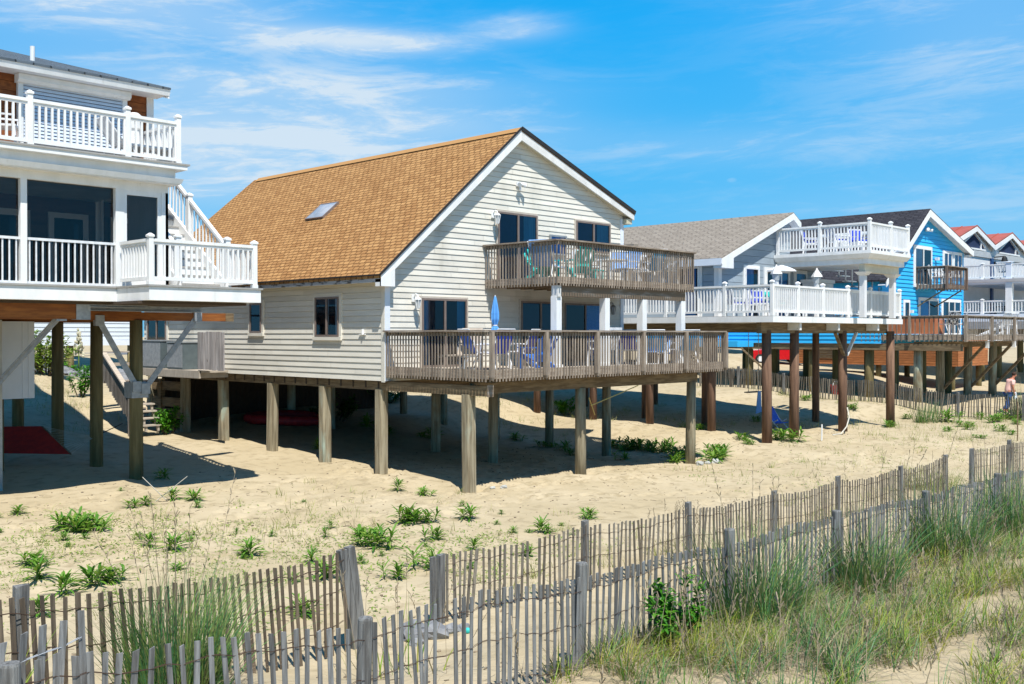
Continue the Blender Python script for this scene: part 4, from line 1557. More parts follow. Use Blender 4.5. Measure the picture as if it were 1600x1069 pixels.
b.hexa([(BE[0], y0, BE[1] - .34), (BR_, y0, BRZ - .38), (BR_, y1, BRZ - .38), (BE[0], y1, BE[1] - .34)], [(BE[0], y0, BE[1] - .05), (BR_, y0, BRZ - .05), (BR_, y1, BRZ - .05), (BE[0], y1, BE[1] - .05)])
b.hexa([(BR_, y0, BRZ - .38), (BQ[0], y0, BQ[1] - .33), (BQ[0], y1, BQ[1] - .33), (BR_, y1, BRZ - .38)], [(BR_, y0, BRZ - .05), (BQ[0], y0, BQ[1] - .05), (BQ[0], y1, BQ[1] - .05), (BR_, y1, BRZ - .05)])
b.build('rake_board', 'white', rf)
b = MB()
b.quad([(BE[0], y1, BE[1] - .25), (BR_, y1, BRZ - .25), (BR_, 19.9, BRZ - .25), (BE[0], 19.9, BE[1] - .25)])
b.quad([(BQ[0], y1, BQ[1] - .24), (BR_, y1, BRZ - .25), (BR_, 19.9, BRZ - .25), (BQ[0], 19.9, BQ[1] - .24)])
b.box(53.6, 53.98, 19.6, 20.2, BQ[1] - .36, BQ[1] - .25)
b.build('soffit', 'whitewall', rf)
BD = -.02
window(B, bF, 3.45, 5.38, 2.30, 4.08, 'white', fw=.07, back='dark', curtain=((.05, .45, 'curtainw'),), trim='white', tw=.10, name='sliding_door', n0=.04)
window(B, bF, 6.90, 7.90, 2.95, 4.02, 'white', back='curtainw', curtain=((.35, .95, 'skyblue'),), lights=2, trim='white', tw=.09, n0=.04)
window(B, bF, 8.18, 9.2, 2.95, 4.02, 'white', back='curtainw', curtain=((.35, .95, 'skyblue'),), lights=2, trim='white', tw=.09, n0=.04)
window(B, bF, 4.0, 6.2, BD, 1.64, 'white', fw=.06, back='dark', curtain=((.06, .48, 'skyblue'),), trim='white', tw=.09, name='sliding_door', n0=.04)
window(B, bF, 6.75, 9.05, BD, 1.64, 'white', fw=.06, lights=3, back='dark', curtain=((.0, .2, 'curtain'), (.72, 1, 'curtain')), trim='white', tw=.09, name='sliding_door', n0=.04)
window(B, bF, 2.3, 2.85, .25, 1.5, 'white', lights=1, back='dark', curtain=((.1, .6, 'curtain'),), trim='white', tw=.08, n0=.04)
for a, z in ((5.95, 3.65), (2.95, 1.05)):
    b = MB()
    bF.box(b, a - .09, a + .09, .03, .2, z - .08, z + .06)
    b.build('wall_lamp', 'whitewall', B)
b = MB()
bF.box(b, 4.74, 4.96, .035, .07, 4.9, 5.0)
b.tube([bF.p(4.8, .07, 4.97), bF.p(4.6, .22, 4.98)], [.05, .08], 8)
b.tube([bF.p(4.9, .07, 4.97), bF.p(5.08, .22, 4.95)], [.05, .08], 8)
b.build('floodlight', 'white', B)
# balcony
b = deck_boards(47.72, 50.05, 18.47, 19.86, 2.24)
BB = b.build('balcony', 'woodh', B)
M['woodvd'] = mk('dark_weathered_wood', (.18, .125, .095), (.11, .075, .055), rough=.85, sc=(26, 26, 2.2), island=.25)
for p0, p1, nn in (((47.7, 19.86), (47.7, 18.45), (-1, 0)), ((47.7, 18.45), (50.07, 18.45), (0, -1)), ((50.07, 18.45), (50.07, 19.86), (1, 0))):
    wood_rail(BB, p0, p1, 2.06, 3.15, nn, pitch=.15, bw=.05, mat='woodvd', joist=.18)
rail_posts(BB, [(47.66, 18.41), (50.1, 18.41)], 2.08, 3.12, .1, 'woodvd', cap=False)
for x in (47.9, 49.9):
    b = MB()
    b.bar((x, 18.6, 2.06), (x, 19.85, 1.3), .09, .05)
    b.build('balcony_bracket', 'woodbeam', BB)
# lower wooden deck
b = deck_boards(44.12, 57, 16.28, 19.86, BD)
BK = b.build('lower_deck', 'deckboard', B)
b = deck_boards(43.0, 44.1, 19.9, 21.8, BD)
for p0, p1, nn in (((44.1, 20.9), (44.1, 16.25), (-1, 0)),):
    wood_rail(BK, p0, p1, -.33, .79, nn, pitch=.2, bw=.05)
wood_rail(BK, (44.1, 16.25), (57, 16.25), -.33, .79, (0, -1), pitch=.2, bw=.038)
rail_posts(BK, [(44.07, 16.22), (44.05, 18.6), (46.9, 16.15), (49.8, 16.15), (52.7, 16.15)], -.33, .80, .11, 'woodv', cap=False)
b = MB()
b.box(44.2, 57, 18.32, 18.48, -.62, -.34)
b.build('beam', 'woodbeam', B)
b = MB()
b.box(44.12, 44.3, 16.4, 34, -.72, -.44)
b.build('beam', 'woodbeam', B)
for x in (46.9, 50.3, 53.6):
    b = MB()
    b.bar((x, 16.4, -.42), (x, 18.3, -2.55), .14, .11)
    b.build('brace', 'woodbeam', B)
    b = MB()
    b.box(x - .08, x + .08, 16.27, 16.4, -.62, -.3)
    b.build('brace_block', 'rake', B)
for x in (44.5, 46.9, 50.3, 53.6):
    for y in (18.4, 20.6, 23.4, 26.8, 30.5):
        piling(B, x, y, -.34 if y < 19 else -.43, gz(x, y), .19, 'pilegreen' if y > 19 else 'pile', n=12)
b = MB()                                     # landing with a strut at the back of the side wall
b.box(42.6, 44.05, 26.3, 28.6, -.62, -.34)
ld = b.build('side_landing', 'bluesiding', B)
b = MB()
b.bar((43.0, 26.4, -.62), (43.6, 25.2, -1.9), .12, .08)
b.build('strut', 'woodbeam', ld)

# ------------------------------------------------------------------ the white house with red roofs
K = thing('red_roofed_house', 'white beach house with twin red metal gables and long white porches', 'house', (64.5, 24.5, -3))
kF = Fr((64.5, 24.5), (1, 0), (0, -1))
b = MB()
b.quad([kF.p(0, 0, -.6), kF.p(16, 0, -.6), kF.p(16, 0, 5.5), kF.p(0, 0, 5.5)])
for x in (3.4, 6.6, 10):
    kF.box(b, x, x + .03, 0, .02, 3.2, 5.3)
b.quad([(64.5, 24.5, -.6), (64.5, 36, -.6), (64.5, 36, 5.5), (64.5, 24.5, 5.5)])
b.build('wall', 'whitewall', K)
gb = MB()
for cx in (67.57, 74.1, 80.6):
    gb.quad([(cx - 3.2, 24.45, 5.3), (cx + 3.2, 24.45, 5.3), (cx + 3.1, 24.45, 5.8), (cx, 24.45, 6.76), (cx - 3.1, 24.45, 5.8)])
gb.build('gable_wall', 'whitewall', K)
b = MB()
b.hexa([(64.3, 24.42, 5.0), (82, 24.42, 5.0), (82, 24.5, 5.0), (64.3, 24.5, 5.0)], [(64.3, 24.34, 5.36), (82, 24.34, 5.36), (82, 24.5, 5.36), (64.3, 24.5, 5.36)])
b.build('porch_cornice', 'white', K)
for cx in (67.57, 74.1, 80.6):
    b = MB()
    for sgn in (-1, 1):
        e = cx + sgn * 3.27
        b.hexa([(e, 24.2, 5.84), (cx, 24.2, 6.84), (cx, 36, 6.84), (e, 36, 5.84)], [(e, 24.2, 5.92), (cx, 24.2, 6.92), (cx, 36, 6.92), (e, 36, 5.92)])
        for k in range(13):
            y = 24.2 + k * .93
            b.bar((e, y, 5.93), (cx, y, 6.93), .05, .05)
    rf = b.build('roof', 'roofred', K)
    b = MB()
    for sgn in (-1, 1):
        e = cx + sgn * 3.27
        b.hexa([(e, 24.17, 5.52), (cx, 24.17, 6.55), (cx, 24.22, 6.55), (e, 24.22, 5.52)], [(e, 24.17, 5.84), (cx, 24.17, 6.85), (cx, 24.22, 6.85), (e, 24.22, 5.84)])
        b.quad([(e, 24.22, 5.8), (cx, 24.22, 6.8), (cx, 36, 6.8), (e, 36, 5.8)])
    b.build('rake_board', 'white', rf)
    b = MB()
    b.quad([(cx - 1.9, 24.42, 5.42), (cx + 1.9, 24.42, 5.42), (cx + 1.8, 24.42, 5.66), (cx, 24.42, 6.42), (cx - 1.8, 24.42, 5.66)])
    w_ = b.build('gable_window', 'navy', K)
    b = MB()
    b.bar((cx - 1.95, 24.38, 5.66), (cx, 24.38, 6.5), .1, .1)
    b.bar((cx, 24.38, 6.5), (cx + 1.95, 24.38, 5.66), .1, .1)
    b.bar((cx - 1.95, 24.38, 5.45), (cx + 1.95, 24.38, 5.45), .1, .1)
    b.bar((cx + 1.2, 24.39, 5.45), (cx + 1.2, 24.39, 6.0), .1, .08)
    b.build('window_frame', 'white', w_)
b = MB()
kF.box(b, 6.25, 6.6, .02, .12, .9, 5.0)
b.build('wall_accent', 'bluetrim', K)
for x, z in ((6.75, 5.1), (6.9, 1.8)):
    b = MB()
    kF.box(b, x - .12, x + .12, .02, .2, z - .5, z - .3)
    b.lathe([(.22, -.3), (.16, -.05), (.05, .05)], 8, kF.p(x, .75, z))
    b.tube([kF.p(x, .1, z), kF.p(x, .75, z + .03)], .04, 6)
    b.build('wall_lamp', 'black', K)
for zf, zt, fl in ((3.02, 3.3, 4.2), (.75, 1.2, 2.02)):
    b = MB()
    b.box(64.5, 80, 19, 24.5, zf, zt)
    if zf > 2:
        b.hexa([(64.4, 18.9, zf + .12), (80, 18.9, zf + .12), (80, 24.5, zf + .12), (64.4, 24.5, zf + .12)], [(64.3, 18.8, zt), (80, 18.8, zt), (80, 24.5, zt), (64.3, 24.5, zt)])
    KD = b.build('upper_porch' if zf > 2 else 'lower_porch', 'whiteblue', K)
    white_rail(KD, (64.6, 24.4), (64.6, 21.35), zt, fl, pitch=.16, bw=.05)
    white_rail(KD, (64.6, 21.15), (64.6, 19.1), zt, fl, pitch=.16, bw=.05)
    white_rail(KD, (64.6, 19.1), (79, 19.1), zt, fl, pitch=.16, bw=.05)
    rail_posts(KD, [(64.6, 22.8)], zt, fl + .04, .16, 'white')
    if zf > 2:
        rail_posts(KD, [(64.6, 21.25), (64.6, 19.1)], zt, fl + .08, .3, 'whiteblue')
for y in (21.25, 19.1):
    b = MB()
    b.box(64.45, 64.8, y - .18, y + .18, .75, 3.02)
    b.build('column', 'white', K)
b = MB()
b.box(64.5, 80, 19, 24.5, .3, .745)
b.build('porch_skirt', 'metalg', K)
for x in (65, 68, 72, 76):
    for y in (19.5, 23):
        piling(K, x, y, .3, gz(x, y), .2, 'pilegreen')
b = MB()                                      # ramp with white rails beside the blue house's deck
b.hexa([(58, 21.5, -1.35), (64.4, 21.5, -.35), (64.4, 23, -.35), (58, 23, -1.35)], [(58, 21.5, -1.2), (64.4, 21.5, -.2), (64.4, 23, -.2), (58, 23, -1.2)])
b.bar((58, 21.5, -.45), (64.4, 21.5, .5), .1, .12)
b.bar((58, 21.5, -.8), (64.4, 21.5, .15), .06, .1)
b.build('entry_ramp', 'metalw', K)

# brown boarded outbuilding beyond the blue house, raised on short posts
V = thing('outbuilding', 'long brown board sided outbuilding on posts, seen under the blue house', 'outbuilding', (57, 22, -2.5))
vL, vF = Fr((57, 21.4), (0, 1), (-1, 0)), Fr((57, 21.4), (1, 0), (0, -1))
b = MB()
lap(b, vL, -1.78, -.35, .14, lambda z: (0, 9.5), out=.016)
lap(b, vF, -1.78, -.35, .14, lambda z: (0, 4.5), out=.016)
b.quad([(57, 21.4, -1.78), (61.5, 21.4, -1.78), (61.5, 30.9, -1.78), (57, 30.9, -1.78)])
b.quad([(57, 21.4, -.35), (61.5, 21.4, -.35), (61.5, 30.9, -.35), (57, 30.9, -.35)])
b.build('wall', 'cedar', V)
b = MB()
for k in range(9):
    z = -1.45 + k * .10
    vL.box(b, 6.9, 8.3, .02, .05, z, z + .055)
b.build('louvre', 'woodbeam', V)
for x in (57.3, 61.2):
    for y in (21.8, 26, 30.5):
        piling(V, x, y, -1.78, gz(x, y), .16, 'pilegreen')

# ------------------------------------------------------------------ far houses and far greenery
D = thing('pale_house', 'pale sided house standing far behind the left gap', 'house', (16, 52, -1.3))
dF = Fr((10, 48.5), (1, 0), (0, -1))
b = MB()
lap(b, dF, -.28, 3.2, .2, lambda z: (0, 13.4), out=.03)
b.quad([(23.4, 48.5, -.3), (23.4, 58, -.3), (23.4, 58, 3.2), (23.4, 48.5, 3.2)])
b.build('wall', 'palesiding', D)
b = MB()
roof_plane(b, (9.6, 48.1, 3.2), (23.8, 48.1, 3.2), (23.8, 53, 5.2), (9.6, 53, 5.2))
b.build('roof', 'roofgrey', D)
b = MB()
b.box(10, 23.4, 48.45, 48.6, -.55, -.29)
b.build('beam', 'whiteblue', D)
for x in (10.4, 14, 17.5, 20.2, 23.2):
    piling(D, x, 48.7, -.5, gz(x, 48.7), .17, 'pilegreen')
window(D, dF, 4, 5.2, .6, 1.9, 'white', lights=2, back='dark')
b = MB()
dF.box(b, 4.4, 6.7, -1.5, -.3, -1.6, -.3)
b.build('lower_room', 'palesiding', D)

Q = thing('distant_house', 'white sided house far behind the red car', 'house', (80, 52, -1.3))
qF = Fr((64, 47), (1, 0), (0, -1))
b = MB()
lap(b, qF, -1.2, 3.0, .22, lambda z: (0, 16), out=.03)
b.quad([(64, 47, -1.2), (64, 57, -1.2), (64, 57, 3), (64, 47, 3)])
b.build('wall', 'whitewall', Q)
b = MB()
roof_plane(b, (63.6, 46.6, 3.0), (80.4, 46.6, 3.0), (80.4, 52, 5), (63.6, 52, 5))
b.build('roof', 'roofgrey', Q)
for a in (1.2, 3.4, 5.6):
    window(Q, qF, a, a + 1.2, -.6, .9, 'white', lights=2, back='dark')

# ------------------------------------------------------------------ sand fences
def lerp_path(path, s):
    for (p, q) in zip(path, path[1:]):
        d = math.hypot(q[0] - p[0], q[1] - p[1])
        if s <= d:
            t = s / d
            return [p[i] + (q[i] - p[i]) * t for i in range(3)], (q[0] - p[0], q[1] - p[1])
        s -= d
    p, q = path[-2], path[-1]
    return list(q), (q[0] - p[0], q[1] - p[1])


def slat_fence(name, label, path, group=None, pitch=.10, sw=.038, ln=1.2, mat='slat', tilt=.035, lean=.0, sag=.05, wires=(.12, .42, .78), post_d=.13,
               round_post=True, posts=None, post_up=.08, miss=.03, wiremat='wire', postmat='fpost', wave=.02, jit=.018):
    """a wired slat fence: one panel of slats, its wires, and every post a part"""
    x0, y0, _ = path[0]
    f = thing(name, label, 'fence', (x0, y0, gz(x0, y0)), group)
    tot = sum(math.hypot(q[0] - p[0], q[1] - p[1]) for p, q in zip(path, path[1:]))
    pan = MB()
    s = .06
    tops = []
    prev = 0
    while s < tot:
        (x, y, zt), dv = lerp_path(path, s)
        l_ = math.hypot(*dv)
        a = (dv[0] / l_, dv[1] / l_)
        nrm_ = (-a[1], a[0])
        seg = s % 2.45
        zt2 = zt - sag * math.sin(math.pi * seg / 2.45) + random.uniform(-jit, jit)
        wv = wave * math.sin(s * 2.1)
        x += nrm_[0] * wv
        y += nrm_[1] * wv
        tops.append((x, y, zt2))
        if random.random() > miss:
            prev = prev * .6 + random.gauss(0, tilt)
            tl = prev + lean
            bz = zt2 - ln * random.uniform(.94, 1.03)
            w = sw * random.uniform(.85, 1.12) / 2
            th = .005
            dn = random.uniform(-.02, .02)
            tp = Vector((x, y, zt2))
            bt = Vector((x - a[0] * tl * ln + nrm_[0] * dn, y - a[1] * tl * ln + nrm_[1] * dn, bz))
            tw = random.uniform(-.25, .25)
            av = Vector((a[0], a[1], 0)) * math.cos(tw) + Vector((nrm_[0], nrm_[1], 0)) * math.sin(tw)
            nv = Vector((-av.y, av.x, 0))
            cut = random.uniform(-.012, .012)
            pan.hexa([bt - av * w - nv * th, bt + av * w - nv * th, bt + av * w + nv * th, bt - av * w + nv * th],
                     [tp - av * w - nv * th, tp + av * w - nv * th + Vector((0, 0, cut)), tp + av * w + nv * th + Vector((0, 0, cut)), tp - av * w + nv * th])
        s += pitch * random.uniform(.82, 1.18)
    pan.build('slat_panel', mat, f)
    for wz in wires:
        b_ = MB()
        pts_ = [(x, y, z - wz + random.uniform(-.006, .006)) for x, y, z in tops]
        off_ = .012
        for sg in (-1, 1):
            b_.tube([(x, y + sg * off_ * (1 if (i + (sg > 0)) % 2 else .3), z) for i, (x, y, z) in enumerate(pts_)],   .0024 if mat != 'slatbrown' else .003, 4, cap=False)
        b_.build('fence_wire', wiremat, f)
    for k, (x, y, zt) in enumerate(posts if posts is not None else path):
        b_ = MB()
        r = post_d / 2
        zb = gz(x, y) - .3
        tx, ty = (random.uniform(-.03, .03), random.uniform(-.03, .03))
        if round_post:
            b_.tube([(x + tx, y + ty, zb), (x + tx * .5, y + ty * .5, (zb + zt) / 2), (x, y, zt - .015), (x, y, zt)], [r * 1.05, r, r * .98, r * .88], 12)
        else:
            b_.hexa([(x + tx - r, y + ty - r * .8, zb), (x + tx + r, y + ty - r * .8, zb), (x + tx + r, y + ty + r * .8, zb), (x + tx - r, y + ty + r * .8, zb)],
                    [(x - r, y - r * .8, zt - .01), (x + r, y - r * .8, zt + .01), (x + r, y + r * .8, zt), (x - r, y + r * .8, zt)])
        b_.build('fence_post', postmat, f)
    return f


fy = 6.0
fposts = [(2.10, 5.86, -1.80), (4.68, 6.05, -2.10), (7.12, 6.02, -2.08), (9.6, 6.02, -2.11), (12.08, 6.02, -2.22), (14.8, 6.0, -2.27), (17.7, 6.0, -2.30), (20.6, 6.0, -2.36)]
slat_fence('sand_fence', 'long grey slat fence with round posts running across the foreground', [(1.2, 5.9, -1.72), (2.24, 5.9, -1.77), (3.0, 5.92, -1.88), (3.67, 5.94, -1.97), (4.05, 5.96, -2.02), (4.6, 6.0, -2.09), (5.2, 6.0, -2.06), (7.0, 6.0, -2.16), (9.6, 6.0, -2.22), (12.08, 6.0, -2.25), (14.8, 6.0, -2.31), (17.7, 6.0, -2.33), (22, 6.0, -2.38)],
           posts=fposts, mat='slatgrey', ln=1.22, post_d=.115, pitch=.092)
slat_fence('sand_fence', 'short leaning fence end with a pale cord at lower left, over the front fence', [(1.7, 6.13, -1.88), (2.15, 6.13, -1.78), (2.72, 6.15, -1.66)], posts=[], mat='slatgrey', pitch=.125, sw=.044, wires=(.16, .5), wiremat='wireblue', tilt=.05, sag=0, ln=1.3, lean=.05)
rposts = [(8.08, 9.0, -2.60), (10.69, 8.98, -2.54), (13.1, 8.95, -2.57), (15.67, 8.95, -2.68), (18.0, 8.95, -2.66), (20.77, 8.95, -2.73), (23.15, 8.95, -2.70)]
slat_fence('sand_fence', 'long brown grey slat fence behind the front fence, starting at the sandy gap', [(8.12, 9.0, -2.60), (10.69, 8.95, -2.60), (13.1, 8.92, -2.65), (15.67, 8.92, -2.72), (18.0, 8.92, -2.74), (20.77, 8.92, -2.77), (23.2, 8.92, -2.72)],
           posts=rposts, round_post=False, post_d=.085, mat='slat', pitch=.095, sag=.06)
slat_fence('sand_fence', 'brown slat fence sloping up to a leaning post at left of the sandy gap', [(2.2, 8.15, -2.05), (2.97, 8.2, -2.04), (4.0, 8.35, -2.16), (5.2, 8.7, -2.30), (6.1, 8.9, -2.37), (6.72, 9.0, -2.33)],
           posts=[(3.06, 8.3, -1.96)], round_post=False, post_d=.10, mat='slatbrown', pitch=.095, sw=.040, lean=-.06, sag=.0, tilt=.03, ln=1.15)
f = bpy.data.objects['sand_fence.003']
for dx, z in ((0.0, -2.34), (.10, -2.32)):
    b = MB()
    x, y = 6.66 + dx, 9.02
    b.hexa([(x + .17, y - .05, -3.7), (x + .27, y - .05, -3.7), (x + .27, y + .05, -3.7), (x + .17, y + .05, -3.7)], [(x - .05, y - .04, z), (x + .045, y - .04, z + .01), (x + .045, y + .04, z + .01), (x - .05, y + .04, z)])
    b.build('fence_post', 'fpost', f)
b = MB()
b.bar((8.0, 9.05, -3.7), (7.98, 9.03, -2.62), .04, .07)
b.build('fence_post', 'fpost', bpy.data.objects['sand_fence.002'])
slat_fence('sand_fence', 'rear slat fence at the right edge, beyond the narrow grassy opening', [(24.9, 8.98, -2.72), (27.6, 8.98, -2.76), (31, 9.0, -2.8), (35, 9, -2.85)], posts=[(24.85, 9.0, -2.70), (27.55, 9.05, -2.70), (30.5, 9.05, -2.76)], round_post=False, post_d=.10, mat='slat', pitch=.11)
fp = []
for k in range(13):
    y = 13.1 + k * 1.25
    fp.append((41.5 + .25 * math.sin(k * 1.3), y, gz(41.5, y) + .93 + random.uniform(-.03, .04)))
slat_fence('sand_fence', 'far slat fence running inland between the grey house and the blue house', [(41.6, 12.2, gz(41.5, 12.2) + .88)] + fp, posts=[(x - .05, y, z + .05) for x, y, z in fp[::2]], mat='slat', pitch=.088, sw=.045, round_post=False, post_d=.11, tilt=.045, wires=(.15, .5))

# ------------------------------------------------------------------ plants
def plant_mesh(seed, stems, leaves, h, spread, ll, lw, mat, droop=.5, stemh=1.0):
    rnd = random.Random(seed)
    m_ = MB()
    for s_ in range(stems):
        a = rnd.uniform(0, 6.28)
        r = spread * math.sqrt(rnd.random())
        bx, by = r * math.cos(a), r * math.sin(a)
        hh = h * rnd.uniform(.6, 1.05) * (1 - .3 * r / max(spread, .01))
        lx, ly = bx * .35 + rnd.uniform(-.05, .05), by * .35 + rnd.uniform(-.05, .05)
        m_.tube([(bx, by, -.05), (bx + lx, by + ly, hh * .9)], [.009, .005], 5)
        for k in range(leaves):
            t = (k + .5) / leaves
            ang = k * 2.4 + rnd.uniform(-.4, .4)
            p = (bx + lx * t, by + ly * t, hh * (.08 + .85 * t))
            m_.leaf(p, ang, rnd.uniform(.15, .5) + .75 * t, ll * rnd.uniform(.7, 1.15) * (1.05 - .35 * abs(t - .45)), lw * rnd.uniform(.8, 1.2), droop * rnd.uniform(.5, 1.1))
    return m_


protos = []
for sd, st_, lv, h, sp, ll, lw in ((1, 3, 15, .24, .07, .34, .036), (2, 5, 13, .26, .16, .30, .034), (3, 2, 19, .32, .04, .33, .036), (4, 8, 13, .26, .24, .29, .034)):
    protos.append(plant_mesh(sd, st_, lv, h, sp, ll, lw, 'leafplant').build('goldenrod_plant', 'leafplant'))
_used = [False] * 4


def put_plant(x, y, k, var, label, group, cat='plant'):
    o_ = protos[var]
    if _used[var]:
        o_ = o_.copy()
        C.objects.link(o_)
    _used[var] = True
    place(o_, (x, y, gz(x, y) - .01), random.uniform(0, 6.28), label, group, k)
    o_['category'] = cat
    o_.scale = (k * random.uniform(.85, 1.2), k * random.uniform(.85, 1.2), k * random.uniform(.7, 1.15))
    o_.rotation_euler = (random.uniform(-.16, .16), random.uniform(-.16, .16), random.uniform(0, 6.28))
    return o_


NEAR = [(5.57, 14.51, 1.1), (5.88, 15.41, 1.0), (5.5, 13.44, 1.0), (6.01, 13.63, 1.1), (6.23, 13.69, 1.0), (7.27, 17.43, 1.3), (7.18, 17.74, 1.1), (7.53, 17.52, 1.2), (7.72, 15.6, 1.0), (7.87, 15.08, 1.0),
        (8.59, 13.98, 0.9), (10.17, 12.99, 1.15), (10.86, 13.87, 1.0), (11.96, 14.17, 1.25), (12.15, 14.12, 1.1), (12.96, 13.71, 1.05), (9.79, 11.31, 1.05), (11.19, 12.73, 0.8), (14.66, 12.25, 0.85), (13.06, 11.96, 0.95),
        (14.17, 17.21, 0.8), (14.29, 16.36, 0.8), (10.29, 18.91, 1.0), (10.04, 19.24, 1.0), (11.11, 21.73, 0.9), (9.36, 19.01, 0.8), (8.9, 12.81, 0.8), (9.05, 11.13, 0.9), (8.98, 18.83, 0.8), (7.14, 19.43, 0.7),
        (11.24, 11.75, 0.6), (11.59, 10.89, 0.7), (4.85, 12.59, 0.8), (8.37, 11.76, 1.0), (7.18, 10.55, 0.9)]
own = {0: 'leafy plant left of the tall grass, near one of a pair at the left edge', 1: 'leafy plant at the left edge, upper one of a stacked pair',
       2: 'leafy plant just behind the slat fence at far left', 3: 'leafy plant touching a second one behind the left slat fence', 5: 'broad leafy plant at the front edge of the white house shadow',
       11: 'tallest leafy plant in the middle of the open sand', 13: 'dense bushy leafy plant in the middle sand below the beige house', 15: 'round leafy plant below the front corner piling of the beige house',
       16: 'star shaped leafy plant at the mouth of the sandy gap', 20: 'smallest leafy plant nearest the beige house shadow edge', 24: 'leafy plant in the shade of the white house deck', 18: 'leafy plant with drooping leaves just behind the rear slat fence'}
for i, (x, y, k) in enumerate(NEAR):
    put_plant(x, y, k, random.choice((0, 1, 2, 3)) if k > 1 else random.choice((0, 2, 1)), own.get(i, 'small leafy green plant scattered on the open sand behind the slat fences'), 'leafy plants on the open sand')
rs2 = random.Random(5)
for i in range(46):
    x, y = (rs2.gauss(7.8, 1.7), rs2.gauss(16.2, 1.9)) if i < 26 else (rs2.uniform(8.2, 14), rs2.uniform(10.6, 15))
    put_plant(x, y, rs2.uniform(.28, .55), rs2.choice((0, 2)), 'tiny green sprig, among many scattered low over the sand', 'tiny sprigs on the open sand')
SIDE = [(24.59, 16.01, 1.5), (25.42, 16.16, 1.5), (24.01, 16.61, 1.4), (25.36, 19.02, 1.5), (25.44, 18.44, 1.3), (25.59, 19.65, 1.2), (25.85, 18.37, 1.2), (28.13, 17.24, 1.1), (28.64, 18.87, 1.2), (28.91, 19.89, 0.9),
        (28.93, 16.13, 1.9), (23.56, 20.66, 1.1), (23.67, 21.42, 1.0), (24.2, 23.17, 1.2), (27.38, 16.51, 0.7), (23.16, 19.93, 1.2), (25.36, 20.1, 1.1), (25.13, 19.54, 1.0), (32.9, 19.57, 0.8), (25.8, 16.5, 1.3), (24.9, 17.3, 1.3), (23.2, 18.2, 1.1),
        (16.5, 23.2, 1.0), (19.8, 24.5, 1.2), (21, 24, 1.1), (20.4, 26, 1.4), (22.2, 25.3, 1.0)]
own = {0: 'bushy leafy plant left of the corner piling at the right end of the wooden deck', 1: 'bushy leafy plant right of the corner piling at the right end of the wooden deck', 10: 'wide leafy plant at the foot of a brown pole under the grey house',
       7: 'leafy plant left of the first brown pole of the grey house', 8: 'leafy plant in the sun between the beige and grey houses'}
for i, (x, y, k) in enumerate(SIDE):
    put_plant(x, y, k, random.choice((1, 3)), own.get(i, 'leafy plant growing in the shade beside the beige house pilings'), 'leafy plants by the pilings')
FAR = [(39.61, 15.03, 1.8), (42.08, 13.7, 1.9), (39.26, 16.11, 1.1), (37.25, 13.58, 0.9), (41.0, 14.56, 1.1), (37.44, 12.67, 0.9), (36.85, 12.06, 0.9), (34.43, 12.25, 0.7), (39.81, 16.84, 1.0), (39.32, 18.99, 0.9), (36.37, 16.14, 1.1), (40.4, 21.5, 1.2), (40.2, 13.8, 1.2), (38.4, 14.2, .9), (39.9, 12.9, .9), (38.2, 11.4, .8), (36.0, 13.9, .8)]
own = {0: 'large round leafy plant at the foot of the far slat fence', 1: 'dark leafy plant beside the walking man at the right edge', 11: 'bright leafy plant by the far fence under the grey house deck'}
for i, (x, y, k) in enumerate(FAR):
    put_plant(x, y, k, random.choice((1, 3, 0)), own.get(i, 'small leafy plant growing along the far slat fence'), 'leafy plants along the far fence')


def bush(name, label, x, y, rx, ry, h, n, ll, lw, mat, seed, cat='shrub', cone=False):
    rnd = random.Random(seed)
    z0 = gz(x, y)
    t_ = thing(name, label, cat, (x, y, z0))
    st_ = MB()
    lf = MB()
    nst = max(8, n // 60)
    tips = []
    for k in range(nst):
        a = rnd.uniform(0, 6.28)
        r = math.sqrt(rnd.random())
        p = Vector((x + rx * r * math.cos(a) * .9, y + ry * r * math.sin(a) * .9, z0 + h * rnd.uniform(.45, 1.0) * (1 - .45 * r * r)))
        b0 = Vector((x + rx * .2 * math.cos(a), y + ry * .2 * math.sin(a), z0 - .05))
        md = b0.lerp(p, .5) + Vector((rnd.uniform(-.05, .05), rnd.uniform(-.05, .05), .06))
        st_.tube([b0, md, p], [.014 * h + .004, .01 * h + .003, .004], 5)
        tips.append((b0, md, p))
    for k in range(n):
        b0, md, p = rnd.choice(tips)
        t2 = rnd.uniform(.25, 1.0)
        q = b0.lerp(md, t2 * 2) if t2 < .5 else md.lerp(p, t2 * 2 - 1)
        q = q + Vector((rnd.gauss(0, .04), rnd.gauss(0, .04), rnd.gauss(0, .03))) * h
        lf.leaf(q, rnd.uniform(0, 6.28), rnd.uniform(-.1, 1.1), ll * rnd.uniform(.7, 1.25), lw * rnd.uniform(.8, 1.2), rnd.uniform(.1, .45))
    st_.build('stems', 'bark', t_)
    lf.build('foliage', mat, t_)
    return t_


bush('green_shrub', 'bright green rounded shrub beside the steps of the beige house', 14.75, 28.5, .62, .6, .95, 900, .16, .05, 'leafbright', 11)
bush('bayberry_shrub', 'glossy green shrub growing through the front slat fence', 8.3, 5.78, .55, .28, .85, 800, .09, .036, 'leafbay', 12)
bush('green_shrub', 'low green shrub on the sunny slope between two houses', 29.2, 25.5, .7, .7, .8, 500, .2, .05, 'leafbright', 13)
bush('dark_shrub', 'dark shrub in the deep shade behind the beige house pilings', 20.2, 27.6, 1.1, .8, 1.1, 700, .2, .06, 'leafdark', 14)
bush('dark_shrub', 'tall dark shrub behind the middle pilings of the beige house', 24.6, 30.8, 1.6, .9, 1.0, 700, .22, .06, 'leafdark', 15)
bush('green_shrub', 'yellow green shrub behind the poles of the white house', 14.5, 37.0, 1.2, .9, 1.9, 1200, .22, .08, 'leafyel', 16)
